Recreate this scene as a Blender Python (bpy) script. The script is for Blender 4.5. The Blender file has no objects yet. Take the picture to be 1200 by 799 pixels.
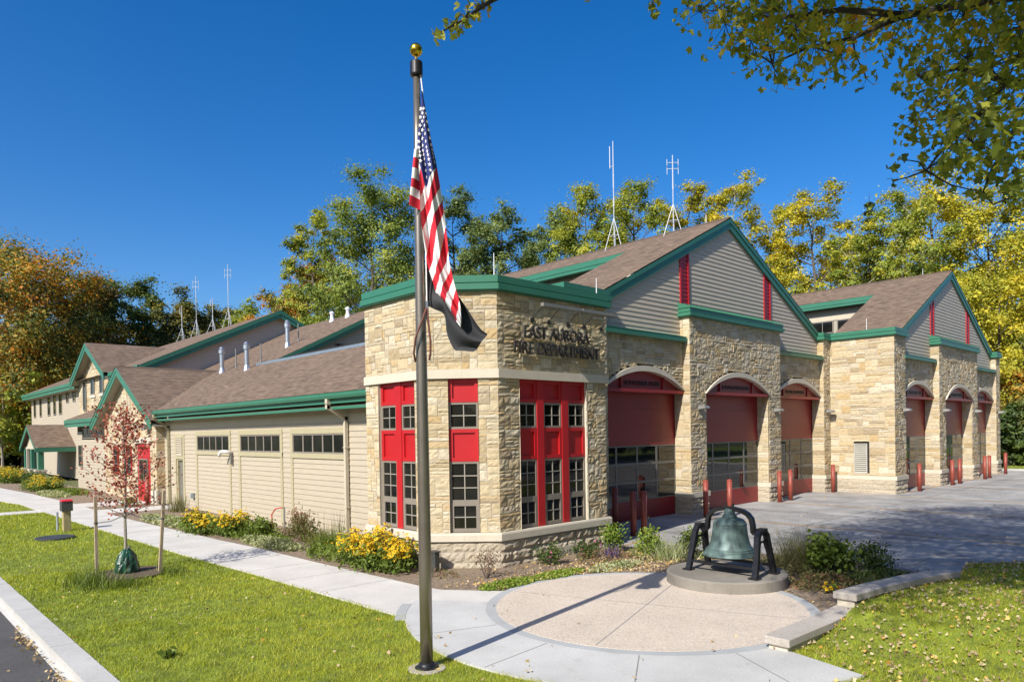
import bpy, math, random
import numpy as np
from mathutils import Vector, Matrix

sc = bpy.context.scene
COL = sc.collection
R = math.radians
rng = np.random.default_rng(7)
random.seed(7)

# ------------------------------------------------------------------ camera
FPX, CX, CY = 830.94, 605.18, 513.03
YAW, PIT, ROL = R(46.6236), R(-0.54289), R(-0.93935)
HC = 3.0


def cam_rows():
    f = np.array([math.cos(YAW) * math.cos(PIT), math.sin(YAW) * math.cos(PIT), math.sin(PIT)])
    r = np.array([math.sin(YAW), -math.cos(YAW), 0.0])
    u = np.cross(r, f)
    c, s = math.cos(ROL), math.sin(ROL)
    return np.array([c * r + s * u, -s * r + c * u, f])


RM = cam_rows()
cam_d = bpy.data.cameras.new('camera')
cam = bpy.data.objects.new('camera', cam_d)
COL.objects.link(cam)
cam_d.sensor_width = 36.0
cam_d.lens = 36.0 * FPX / 1200.0
cam_d.shift_x = (600 - CX) / 1200.0
cam_d.shift_y = (CY - 399.5) / 1200.0
cam_d.clip_end = 2000
cam_d.clip_start = 0.05
m = Matrix(((RM[0][0], RM[1][0], -RM[2][0], 0), (RM[0][1], RM[1][1], -RM[2][1], 0), (RM[0][2], RM[1][2], -RM[2][2], HC), (0, 0, 0, 1)))
cam.matrix_world = m
sc.camera = cam


def ray(x, y):
    return RM.T @ np.array([(x - CX) / FPX, -(y - CY) / FPX, 1.0])


def atz(x, y, z=0.0):
    d = ray(x, y)
    return np.array([0, 0, HC]) + d * ((z - HC) / d[2])


def atd(x, y, D):
    d = ray(x, y)
    return np.array([0, 0, HC]) + d * (D / math.hypot(d[0], d[1]))


# ------------------------------------------------------------------ materials
MATS = {}


def nmat(name):
    mt = bpy.data.materials.new(name)
    mt.use_nodes = True
    nt = mt.node_tree
    nt.nodes.clear()
    out = nt.nodes.new('ShaderNodeOutputMaterial')
    MATS[name] = mt
    return mt, nt, out


def N(nt, t, **kw):
    n = nt.nodes.new(t)
    for k, v in kw.items():
        if k.startswith('i_'):
            key = k[2:].replace('_', ' ')
            n.inputs[key].default_value = v
        else:
            setattr(n, k, v)
    return n


def L(nt, a, b):
    nt.links.new(a, b)


def ramp(nt, stops, fac=None, interp='LINEAR'):
    n = nt.nodes.new('ShaderNodeValToRGB')
    cr = n.color_ramp
    cr.interpolation = interp
    while len(cr.elements) > 1:
        cr.elements.remove(cr.elements[0])
    cr.elements[0].position = stops[0][0]
    cr.elements[0].color = (*stops[0][1], 1)
    for p, c in stops[1:]:
        e = cr.elements.new(p)
        e.color = (*c, 1)
    if fac is not None:
        L(nt, fac, n.inputs[0])
    return n.outputs[0]


def noise(nt, scale, detail=3, rough=.55, vec=None, sc3=None):
    n = nt.nodes.new('ShaderNodeTexNoise')
    n.inputs['Scale'].default_value = scale
    n.inputs['Detail'].default_value = detail
    n.inputs['Roughness'].default_value = rough
    if vec is None:
        tc = nt.nodes.new('ShaderNodeTexCoord')
        vec = tc.outputs['Object']
    if sc3 is not None:
        mp = nt.nodes.new('ShaderNodeMapping')
        mp.inputs['Scale'].default_value = sc3
        L(nt, vec, mp.inputs[0])
        vec = mp.outputs[0]
    L(nt, vec, n.inputs['Vector'])
    return n.outputs['Fac']


def mixc(nt, f, a, b, mode='MIX'):
    n = nt.nodes.new('ShaderNodeMix')
    n.data_type = 'RGBA'
    n.blend_type = mode
    for sock, val in ((n.inputs[0], f), (n.inputs[6], a), (n.inputs[7], b)):
        if hasattr(val, 'links') or hasattr(val, 'is_linked'):
            L(nt, val, sock)
        elif isinstance(val, (int, float)):
            sock.default_value = val
        else:
            sock.default_value = (*val, 1)
    return n.outputs[2]


def mathn(nt, op, a, b=None, clamp=False):
    n = nt.nodes.new('ShaderNodeMath')
    n.operation = op
    n.use_clamp = clamp
    for i, v in enumerate((a, b)):
        if v is None:
            continue
        if hasattr(v, 'is_linked'):
            L(nt, v, n.inputs[i])
        else:
            n.inputs[i].default_value = v
    return n.outputs[0]


def bump(nt, h, strength=.3, dist=.01):
    b = nt.nodes.new('ShaderNodeBump')
    b.inputs['Strength'].default_value = strength
    b.inputs['Distance'].default_value = dist
    L(nt, h, b.inputs['Height'])
    return b.outputs[0]


def bsdf(nt, out, color, rough=.6, metal=0., spec=.5, normal=None):
    p = nt.nodes.new('ShaderNodeBsdfPrincipled')
    if hasattr(color, 'is_linked'):
        L(nt, color, p.inputs['Base Color'])
    else:
        p.inputs['Base Color'].default_value = (*color, 1)
    if hasattr(rough, 'is_linked'):
        L(nt, rough, p.inputs['Roughness'])
    else:
        p.inputs['Roughness'].default_value = rough
    p.inputs['Metallic'].default_value = metal
    p.inputs['Specular IOR Level'].default_value = spec
    if normal is not None:
        L(nt, normal, p.inputs['Normal'])
    L(nt, p.outputs[0], out.inputs[0])
    return p


def attr(nt, name='tint'):
    a = nt.nodes.new('ShaderNodeAttribute')
    a.attribute_name = name
    return a.outputs['Fac']


def simple(name, c, rough=.6, metal=0., spec=.5, var=.12, scale=3., bmp=0., bscale=60., bdist=.004, sc3=None):
    mt, nt, out = nmat(name)
    n1 = noise(nt, scale, 5, .6, sc3=sc3)
    lo = tuple(v * (1 - var) for v in c)
    hi = tuple(min(1, v * (1 + var)) for v in c)
    colr = ramp(nt, [(.3, lo), (.7, hi)], n1)
    nm = None
    if bmp:
        nm = bump(nt, noise(nt, bscale, 4, .6), bmp, bdist)
    bsdf(nt, out, colr, rough, metal, spec, nm)
    return mt


def stone_mat(name, stops, gscale=1.0):
    mt, nt, out = nmat(name)
    base = ramp(nt, stops, attr(nt))
    n1 = noise(nt, 9 * gscale, 6, .65)
    n2 = noise(nt, 45 * gscale, 5, .7)
    c1 = mixc(nt, .55, base, ramp(nt, [(.3, (.62, .58, .52)), (.55, (1, 1, 1)), (.75, (1.0, .93, .8))], n1), 'MULTIPLY')
    c2 = mixc(nt, .4, c1, ramp(nt, [(.35, (.6, .58, .55)), (.6, (1, 1, 1))], n2), 'MULTIPLY')
    h = mathn(nt, 'ADD', n1, mathn(nt, 'MULTIPLY', n2, .5))
    bsdf(nt, out, c2, .88, 0, .25, bump(nt, h, .7, .02))
    return mt


stone_mat('ashlar_stone', [(0, (.40, .31, .185)), (.15, (.54, .445, .285)), (.35, (.61, .52, .36)), (.5, (.51, .37, .19)), (.62, (.59, .49, .32)), (.75, (.48, .41, .29)), (.88, (.65, .575, .435)), (1, (.37, .29, .185))])
stone_mat('rock_face_block', [(0, (.42, .36, .27)), (.5, (.49, .425, .32)), (1, (.45, .395, .31))])
simple('mortar', (.46, .41, .33), .95, var=.15, scale=8, bmp=.4, bscale=80)
simple('limestone_trim', (.55, .495, .39), .8, var=.06, scale=4, bmp=.25, bscale=120, bdist=.002)
simple('tan_siding', (.43, .37, .275), .62, var=.05, scale=2.0, bmp=.25, bscale=30, bdist=.002, sc3=(1, 1, 6))
simple('grey_tan_siding', (.50, .43, .33), .6, var=.06, scale=2.5, bmp=.25, bscale=30, bdist=.002, sc3=(1, 1, 6))
simple('olive_trim', (.40, .355, .22), .55, var=.05)
simple('cream_trim', (.50, .44, .33), .55, var=.05)
simple('soffit_tan', (.34, .31, .24), .7, var=.05)
simple('green_metal', (.038, .165, .10), .38, spec=.5, var=.06, scale=1.5)
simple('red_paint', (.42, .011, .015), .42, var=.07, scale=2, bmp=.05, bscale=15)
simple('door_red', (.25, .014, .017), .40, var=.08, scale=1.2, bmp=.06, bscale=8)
simple('bronze_frame', (.22, .19, .155), .45, var=.06)
simple('muntin_grey', (.30, .275, .23), .45, var=.06)
simple('door_grey', (.16, .15, .13), .5, var=.06)
simple('dark_bronze', (.03, .027, .025), .4, var=.15)
simple('black_metal', (.012, .012, .014), .38, var=.3, scale=8, bmp=.2, bscale=60)
simple('galvanised', (.55, .57, .58), .35, metal=.85, var=.12, scale=12)
simple('white_metal', (.75, .76, .77), .4, var=.06)
simple('antenna_grey', (.50, .52, .54), .45, var=.06)
simple('lamp_grey', (.25, .24, .22), .4, metal=.3, var=.1)
simple('bollard_red', (.26, .055, .035), .5, var=.22, scale=5, bmp=.1)
simple('louver_grey', (.42, .40, .35), .5, var=.06)
simple('gold', (.85, .55, .06), .22, metal=1.0, var=.05)
simple('white_pvc', (.8, .79, .76), .4, var=.04)
simple('red_hose', (.5, .05, .03), .5)
simple('wood_stake', (.40, .31, .21), .85, var=.25, scale=6, bmp=.4, bscale=40, sc3=(4, 4, 1))
simple('treated_post', (.36, .29, .15), .85, var=.3, scale=6, bmp=.4, bscale=40, sc3=(4, 4, 1))
simple('bag_green', (.012, .055, .032), .3, var=.35, scale=5, bmp=.6, bscale=9, bdist=.05)
simple('plastic_dark', (.06, .06, .055), .5)
simple('plastic_red', (.6, .02, .03), .4)
simple('rope_brown', (.14, .05, .035), .7)
simple('steel_brushed', (.27, .235, .19), .33, metal=.75, var=.1, scale=4, bmp=.1, bscale=50)
simple('white_cloth', (.82, .80, .79), .85, var=.03)
simple('red_cloth', (.56, .012, .03), .8, var=.08)
simple('blue_cloth', (.022, .035, .17), .8, var=.1)
simple('black_cloth', (.028, .029, .033), .75, var=.1)
simple('utility_grey', (.30, .33, .35), .5)
simple('interior_dark', (.02, .018, .015), .9)

# glass: dark panes that mirror the surroundings
mt, nt, out = nmat('window_glass')
p = bsdf(nt, out, ramp(nt, [(.35, (.006, .007, .006)), (.7, (.022, .021, .017))], noise(nt, .9, 3)), .03, 0, .32)
p.inputs['IOR'].default_value = 1.5
mt, nt, out = nmat('door_glass')
p = bsdf(nt, out, (.008, .009, .010), .03, 0, .55, bump(nt, noise(nt, 1.6, 2), .04, .02))
p.inputs['IOR'].default_value = 1.55

# shingles
mt, nt, out = nmat('shingles')
uv = N(nt, 'ShaderNodeUVMap')
bt = N(nt, 'ShaderNodeTexBrick', offset=.37)
bt.inputs['Color1'].default_value = (.095, .062, .043, 1)
bt.inputs['Color2'].default_value = (.26, .185, .13, 1)
bt.inputs['Mortar'].default_value = (.035, .027, .023, 1)
bt.inputs['Scale'].default_value = 1
bt.inputs['Mortar Size'].default_value = .011
bt.inputs['Mortar Smooth'].default_value = .3
bt.inputs['Bias'].default_value = 0
bt.inputs['Brick Width'].default_value = .26
bt.inputs['Row Height'].default_value = .145
L(nt, uv.outputs[0], bt.inputs['Vector'])
mp = N(nt, 'ShaderNodeMapping')
mp.inputs['Scale'].default_value = (2.2, 6.9, 1)
L(nt, uv.outputs[0], mp.inputs[0])
n1 = noise(nt, 1, 2, .5, vec=mp.outputs[0])
n2 = noise(nt, 90, 3, .7)
n3 = noise(nt, .5, 3, .5)
c = mixc(nt, .55, bt.outputs['Color'], ramp(nt, [(.3, (.10, .068, .048)), (.5, (.19, .138, .098)), (.7, (.27, .20, .143))], n1))
c = mixc(nt, .5, c, ramp(nt, [(.3, (.7, .7, .72)), (.7, (1.1, 1.08, 1.05))], n2), 'MULTIPLY')
c = mixc(nt, .6, c, ramp(nt, [(.3, (.85, .85, .87)), (.7, (1.08, 1.06, 1.03))], n3), 'MULTIPLY')
bsdf(nt, out, c, .92, 0, .2, bump(nt, bt.outputs['Fac'], -.5, .012))

# concrete family
def concrete(name, c, speck=.0, bigvar=.12, stains=True, bm=.2):
    mt, nt, out = nmat(name)
    a = noise(nt, .8, 5, .6)
    b = noise(nt, 35, 4, .7)
    colr = mixc(nt, 1, ramp(nt, [(.3, tuple(v * (1 - bigvar) for v in c)), (.7, tuple(v * (1 + bigvar) for v in c))], a),
                ramp(nt, [(.3, (.86, .86, .86)), (.65, (1.06, 1.06, 1.06))], b), 'MULTIPLY')
    if stains:
        d = noise(nt, 2.4, 7, .7)
        colr = mixc(nt, .5, colr, ramp(nt, [(.28, (.72, .70, .68)), (.42, (1, 1, 1))], d), 'MULTIPLY')
    if name == 'apron_concrete':
        w1 = noise(nt, 1, 5, .65, sc3=(.9, .12, 1))
        w2 = noise(nt, 1, 6, .7, sc3=(.35, .25, 1))
        colr = mixc(nt, .75, colr, ramp(nt, [(.35, (.74, .73, .72)), (.55, (1.02, 1.02, 1.02)), (.75, (1.1, 1.09, 1.07))], w1), 'MULTIPLY')
        colr = mixc(nt, .6, colr, ramp(nt, [(.32, (.66, .65, .64)), (.45, (1, 1, 1))], w2), 'MULTIPLY')
    if speck:
        v = N(nt, 'ShaderNodeTexVoronoi', feature='F1')
        v.inputs['Scale'].default_value = 55
        tc = N(nt, 'ShaderNodeTexCoord')
        L(nt, tc.outputs['Object'], v.inputs['Vector'])
        colr = mixc(nt, speck, colr, ramp(nt, [(.0, (.45, .36, .28)), (.4, (1.0, .95, .9)), (.75, (1.2, 1.16, 1.1)), (1, (.6, .5, .42))], v.outputs['Color']), 'MULTIPLY')
    bsdf(nt, out, colr, .9, 0, .3, bump(nt, b, bm, .004))
    return mt


concrete('walk_concrete', (.56, .535, .49))
concrete('plaza_concrete', (.49, .485, .465))
concrete('ring_concrete', (.38, .39, .385))
concrete('aggregate', (.555, .49, .415), speck=.6, bigvar=.08)
concrete('apron_concrete', (.335, .325, .31), bigvar=.28)
concrete('kerb_concrete', (.47, .46, .43))
concrete('pedestal_concrete', (.22, .20, .17), bigvar=.25)
concrete('granite', (.42, .385, .345), speck=.35)
concrete('joint_dark', (.24, .23, .22), stains=False)
concrete('joint_orange', (.46, .27, .09), bigvar=.35, speck=.4)
concrete('asphalt', (.085, .083, .083), bigvar=.15, speck=.5)
simple('mulch', (.25, .185, .125), .95, var=.45, scale=14, bmp=1.0, bscale=45, bdist=.03)
simple('mulch_dark', (.12, .085, .06), .95, var=.5, scale=18, bmp=1.0, bscale=45, bdist=.03)
simple('lawn_soil', (.17, .21, .02), .95, var=.5, scale=3, bmp=.8, bscale=30, bdist=.03)
simple('far_ground', (.10, .11, .035), .95, var=.5, scale=.6)
simple('manhole_iron', (.045, .05, .055), .6, var=.2, bmp=.5, bscale=60)

# patinated bell
mt, nt, out = nmat('bell_patina')
n1 = noise(nt, 5, 6, .65)
n2 = noise(nt, 2.2, 4, .6, sc3=(3, 3, .7))
c = mixc(nt, .5, ramp(nt, [(.3, (.04, .062, .058)), (.5, (.095, .15, .138)), (.7, (.18, .25, .232))], n1), ramp(nt, [(.3, (.05, .066, .062)), (.6, (.15, .225, .207))], n2))
bsdf(nt, out, c, .5, .25, .5, bump(nt, n1, .15, .01))


def leafmat(name, stops, trans=.4, gloss=.025):
    mt, nt, out = nmat(name)
    col = ramp(nt, stops, attr(nt))
    d = N(nt, 'ShaderNodeBsdfDiffuse')
    t = N(nt, 'ShaderNodeBsdfTranslucent')
    L(nt, col, d.inputs[0])
    tc = mixc(nt, 1, col, (1.25, 1.15, .7), 'MULTIPLY')
    L(nt, tc, t.inputs[0])
    m1 = N(nt, 'ShaderNodeMixShader')
    m1.inputs[0].default_value = trans
    L(nt, d.outputs[0], m1.inputs[1])
    L(nt, t.outputs[0], m1.inputs[2])
    g = N(nt, 'ShaderNodeBsdfGlossy')
    g.inputs['Roughness'].default_value = .6
    m2 = N(nt, 'ShaderNodeMixShader')
    m2.inputs[0].default_value = gloss
    L(nt, m1.outputs[0], m2.inputs[1])
    L(nt, g.outputs[0], m2.inputs[2])
    L(nt, m2.outputs[0], out.inputs[0])
    return mt


G1, G2, G3 = (.05, .09, .018), (.105, .165, .028), (.18, .23, .04)
YG, YE, YO, OR, RD, BR = (.22, .22, .025), (.42, .33, .022), (.48, .26, .02), (.40, .13, .015), (.24, .05, .012), (.15, .09, .035)
leafmat('leaf_orange', [(0, (.045, .075, .016)), (.3, (.13, .16, .03)), (.46, (.34, .28, .035)), (.62, (.56, .32, .03)), (.8, (.62, .22, .022)), (1, (.50, .13, .016))])
leafmat('leaf_bronze', [(0, (.06, .08, .02)), (.4, (.15, .14, .045)), (.7, (.27, .18, .06)), (1, (.36, .20, .055))])
leafmat('leaf_dark', [(0, (.04, .07, .018)), (.5, (.10, .155, .034)), (.85, (.19, .23, .045)), (1, (.40, .30, .05))])
leafmat('leaf_olive', [(0, (.07, .09, .024)), (.5, (.18, .19, .042)), (.8, (.30, .25, .055)), (1, (.44, .27, .05))])
leafmat('leaf_green', [(0, (.09, .14, .026)), (.4, (.20, .27, .045)), (.8, (.33, .38, .065)), (1, (.48, .48, .08))])
leafmat('leaf_bluegreen', [(0, (.08, .13, .045)), (.5, (.20, .27, .085)), (1, (.35, .40, .12))])
leafmat('leaf_lime', [(0, (.10, .15, .024)), (.4, (.28, .34, .042)), (.75, (.46, .46, .055)), (1, (.66, .56, .06))])
leafmat('leaf_yellow', [(0, (.13, .17, .026)), (.25, (.30, .32, .035)), (.6, (.57, .51, .036)), (1, (.74, .58, .045))])
leafmat('leaf_needle', [(0, (.012, .028, .014)), (1, (.035, .06, .025))], .1)
leafmat('leaf_maple', [(0, (.10, .14, .03)), (.4, (.26, .32, .05)), (.65, (.46, .45, .06)), (.8, (.62, .48, .05)), (.93, (.64, .36, .035)), (1, (.44, .16, .025))], .6, .02)
leafmat('leaf_crimson', [(0, (.18, .035, .03)), (.5, (.42, .10, .07)), (1, (.58, .22, .14))], .35)
leafmat('grass_blade', [(0, (.13, .18, .008)), (.4, (.32, .395, .012)), (.8, (.53, .52, .026)), (.93, (.44, .43, .06)), (1, (.40, .34, .12))], .35, .04)
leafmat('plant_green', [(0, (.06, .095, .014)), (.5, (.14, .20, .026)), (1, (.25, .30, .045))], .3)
leafmat('plant_dark', [(0, (.035, .058, .014)), (.5, (.075, .12, .024)), (1, (.15, .19, .04))], .25)
leafmat('plant_pale', [(0, (.12, .18, .05)), (.4, (.30, .34, .15)), (.8, (.50, .50, .28)), (1, (.6, .58, .40))], .3)
leafmat('plant_lime', [(0, (.09, .16, .02)), (.5, (.20, .29, .03)), (.85, (.32, .36, .06)), (1, (.42, .36, .14))], .3)
leafmat('plant_rust', [(0, (.07, .10, .025)), (.4, (.16, .15, .05)), (.75, (.22, .11, .06)), (1, (.26, .08, .06))], .25)
leafmat('grass_dry', [(0, (.07, .09, .03)), (.5, (.17, .17, .06)), (1, (.32, .27, .13))], .3)
leafmat('petal_yellow', [(0, (.55, .33, .008)), (.5, (.72, .47, .01)), (1, (.80, .55, .02))], .25)
leafmat('petal_pink', [(0, (.6, .10, .25)), (1, (.7, .2, .4))], .25)
leafmat('petal_purple', [(0, (.09, .06, .22)), (1, (.16, .1, .3))], .25)
leafmat('fallen_leaf', [(0, (.22, .13, .065)), (.3, (.40, .29, .16)), (.72, (.58, .48, .31)), (.88, (.62, .44, .10)), (1, (.52, .26, .05))], .15, .03)
leafmat('twig_leaf', [(0, (.12, .055, .035)), (.6, (.20, .12, .08)), (1, (.28, .19, .12))], .2)
simple('bark', (.10, .08, .062), .95, var=.4, scale=6, bmp=.8, bscale=18, bdist=.03, sc3=(3, 3, .6))
simple('bark_pale', (.28, .245, .20), .95, var=.4, scale=5, bmp=.6, bscale=18, bdist=.03, sc3=(3, 3, .6))
simple('bark_dark', (.045, .038, .032), .95, var=.4, scale=6, bmp=.6, bscale=18, bdist=.03)
simple('stem_green', (.07, .11, .03), .8)
simple('seed_brown', (.05, .025, .012), .9)


# ------------------------------------------------------------------ mesh helpers
class MB:
    def __init__(self):
        self.v = []
        self.f = []
        self.mi = []
        self.t = []
        self.uv = []

    def face(self, pts, mi=0, t=.5, uv=None):
        b = len(self.v)
        self.v.extend([tuple(float(q) for q in p) for p in pts])
        self.f.append(tuple(range(b, b + len(pts))))
        self.mi.append(mi)
        self.t.append(t)
        self.uv.append(uv)

    def hexa(self, c, mi=0, t=.5):
        # c: 8 corners, bottom 0-3 ccw, top 4-7
        b = len(self.v)
        self.v.extend([tuple(float(q) for q in p) for p in c])
        for q in ((0, 3, 2, 1), (4, 5, 6, 7), (0, 1, 5, 4), (1, 2, 6, 5), (2, 3, 7, 6), (3, 0, 4, 7)):
            self.f.append(tuple(b + i for i in q))
            self.mi.append(mi)
            self.t.append(t)
            self.uv.append(None)

    def box(self, x0, x1, y0, y1, z0, z1, mi=0, t=.5):
        self.hexa([(x0, y0, z0), (x1, y0, z0), (x1, y1, z0), (x0, y1, z0), (x0, y0, z1), (x1, y0, z1), (x1, y1, z1), (x0, y1, z1)], mi, t)

    def tube(self, pts, rad, n=8, mi=0, t=.5, cap=True):
        pts = [np.array(p, float) for p in pts]
        if not hasattr(rad, '__len__'):
            rad = [rad] * len(pts)
        b = len(self.v)
        up = np.array([0, 0, 1.0])
        prev = None
        for i, p in enumerate(pts):
            d = pts[min(i + 1, len(pts) - 1)] - pts[max(i - 1, 0)]
            d /= (np.linalg.norm(d) + 1e-9)
            if prev is None:
                a = np.cross(d, up if abs(d[2]) < .95 else np.array([1.0, 0, 0]))
            else:
                a = prev - d * (prev @ d)
            a /= (np.linalg.norm(a) + 1e-9)
            prev = a
            c = np.cross(d, a)
            for k in range(n):
                an = 2 * math.pi * k / n
                self.v.append(tuple(p + rad[i] * (math.cos(an) * a + math.sin(an) * c)))
        for i in range(len(pts) - 1):
            for k in range(n):
                k2 = (k + 1) % n
                self.f.append((b + i * n + k, b + i * n + k2, b + (i + 1) * n + k2, b + (i + 1) * n + k))
                self.mi.append(mi); self.t.append(t); self.uv.append(None)
        if cap:
            self.f.append(tuple(b + k for k in reversed(range(n))))
            self.f.append(tuple(b + (len(pts) - 1) * n + k for k in range(n)))
            self.mi += [mi, mi]; self.t += [t, t]; self.uv += [None, None]

    def lathe(self, prof, cx=0, cy=0, n=24, mi=0, t=.5):
        b = len(self.v)
        for r_, z in prof:
            for k in range(n):
                an = 2 * math.pi * k / n
                self.v.append((cx + r_ * math.cos(an), cy + r_ * math.sin(an), z))
        for i in range(len(prof) - 1):
            for k in range(n):
                k2 = (k + 1) % n
                self.f.append((b + i * n + k, b + i * n + k2, b + (i + 1) * n + k2, b + (i + 1) * n + k))
                self.mi.append(mi); self.t.append(t); self.uv.append(None)
        self.f.append(tuple(b + k for k in reversed(range(n))))
        self.f.append(tuple(b + (len(prof) - 1) * n + k for k in range(n)))
        self.mi += [mi, mi]; self.t += [t, t]; self.uv += [None, None]

    def prism(self, poly, z0, z1, mi=0, t=.5):
        b = len(self.v); n = len(poly)
        self.v.extend([(float(p[0]), float(p[1]), z0) for p in poly])
        self.v.extend([(float(p[0]), float(p[1]), z1) for p in poly])
        fs = [tuple(b + i for i in reversed(range(n))), tuple(b + n + i for i in range(n))]
        fs += [(b + i, b + (i + 1) % n, b + n + (i + 1) % n, b + n + i) for i in range(n)]
        for q in fs:
            self.f.append(q); self.mi.append(mi); self.t.append(t); self.uv.append(None)

    def build(self, name, mats, parent=None, smooth=False):
        me = bpy.data.meshes.new(name)
        me.from_pydata(self.v, [], self.f)
        if isinstance(mats, str):
            mats = [mats]
        for mm in mats:
            me.materials.append(MATS[mm])
        me.polygons.foreach_set('material_index', self.mi)
        a = me.attributes.new('tint', 'FLOAT', 'FACE')
        a.data.foreach_set('value', [float(x) for x in self.t])
        if any(u is not None for u in self.uv):
            ul = me.uv_layers.new(name='UVMap')
            flat = []
            for fi, u in enumerate(self.uv):
                if u is None:
                    u = [(0, 0)] * len(self.f[fi])
                for q in u:
                    flat.extend((float(q[0]), float(q[1])))
            ul.data.foreach_set('uv', flat)
        if smooth:
            me.polygons.foreach_set('use_smooth', [True] * len(self.f))
        me.update()
        return link(name, me, parent)


def link(name, me, parent=None):
    o = bpy.data.objects.new(name, me)
    COL.objects.link(o)
    if parent is not None:
        o.parent = parent
        # parents that already stand at a place keep their children where they were modelled
        loc = Vector((0, 0, 0))
        q = parent
        while q is not None:
            loc += Vector(q.location)
            q = q.parent
        if parent.get('world_children'):
            o.matrix_parent_inverse = Matrix.Translation(-loc)
    return o


def fast(name, V, k, tint, mats, parent=None, mi=None):
    """mesh of faces of k separate vertices each"""
    V = np.ascontiguousarray(V, dtype=np.float32).reshape(-1, 3)
    n = len(V) // k
    me = bpy.data.meshes.new(name)
    me.vertices.add(len(V))
    me.vertices.foreach_set('co', V.ravel())
    me.loops.add(len(V))
    me.loops.foreach_set('vertex_index', np.arange(len(V), dtype=np.int32))
    me.polygons.add(n)
    me.polygons.foreach_set('loop_start', np.arange(0, len(V), k, dtype=np.int32))
    me.update(calc_edges=True)
    if isinstance(mats, str):
        mats = [mats]
    for mm in mats:
        me.materials.append(MATS[mm])
    if mi is not None:
        me.polygons.foreach_set('material_index', np.asarray(mi, dtype=np.int32))
    a = me.attributes.new('tint', 'FLOAT', 'FACE')
    a.data.foreach_set('value', np.asarray(tint, dtype=np.float32))
    me.update()
    return link(name, me, parent)


def tag(o, label=None, cat=None, group=None, kind=None):
    if label: o['label'] = label
    if cat: o['category'] = cat
    if group: o['group'] = group
    if kind: o['kind'] = kind
    return o


def empty(name, loc, world=True):
    o = bpy.data.objects.new(name, None)
    COL.objects.link(o)
    o.location = tuple(float(v) for v in loc)
    o.empty_display_size = .2
    if world:
        o['world_children'] = 1
    return o


def struct(name, mb, mats):
    return tag(mb.build(name, mats), kind='structure')


def text_mesh(s, size, extrude=.01):
    cu = bpy.data.curves.new('lettering', 'FONT')
    cu.body = s
    cu.size = size
    cu.extrude = extrude
    cu.align_x = 'CENTER'
    cu.align_y = 'BOTTOM_BASELINE'
    o = bpy.data.objects.new('tmp_text', cu)
    COL.objects.link(o)
    dg = bpy.context.evaluated_depsgraph_get()
    me = bpy.data.meshes.new_from_object(o.evaluated_get(dg))
    bpy.data.objects.remove(o)
    return me


def letters(name, s, size, width, pos, U, Nn, mat, parent, extrude=.02):
    me = text_mesh(s, size, extrude)
    xs = [v.co.x for v in me.vertices]
    k = width / (max(xs) - min(xs))
    U = Vector(U); Nn = Vector(Nn); Z = Vector((0, 0, 1)); P = Vector(pos)
    for v in me.vertices:
        v.co = P + U * (v.co.x * k) + Z * v.co.y + Nn * v.co.z
    me.materials.clear()
    me.materials.append(MATS[mat])
    me.name = name
    return link(name, me, parent)


class Fr:
    """wall frame: P origin, U along the wall, outward normal Nn"""
    def __init__(self, P, U, Nn):
        self.P = np.array([P[0], P[1], 0.0]); self.U = np.array([U[0], U[1], 0.0]); self.N = np.array([Nn[0], Nn[1], 0.0])

    def p(self, s, z, d=0.):
        return self.P + self.U * s + self.N * d + np.array([0, 0, z])

    def box(self, mb, s0, s1, z0, z1, d0, d1, mi=0, t=.5):
        p = self.p
        mb.hexa([p(s0, z0, d1), p(s1, z0, d1), p(s1, z0, d0), p(s0, z0, d0), p(s0, z1, d1), p(s1, z1, d1), p(s1, z1, d0), p(s0, z1, d0)], mi, t)

    def quad(self, mb, s0, s1, z0, z1, d=0., mi=0, t=.5):
        p = self.p
        mb.face([p(s0, z0, d), p(s1, z0, d), p(s1, z1, d), p(s0, z1, d)], mi, t)


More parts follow.
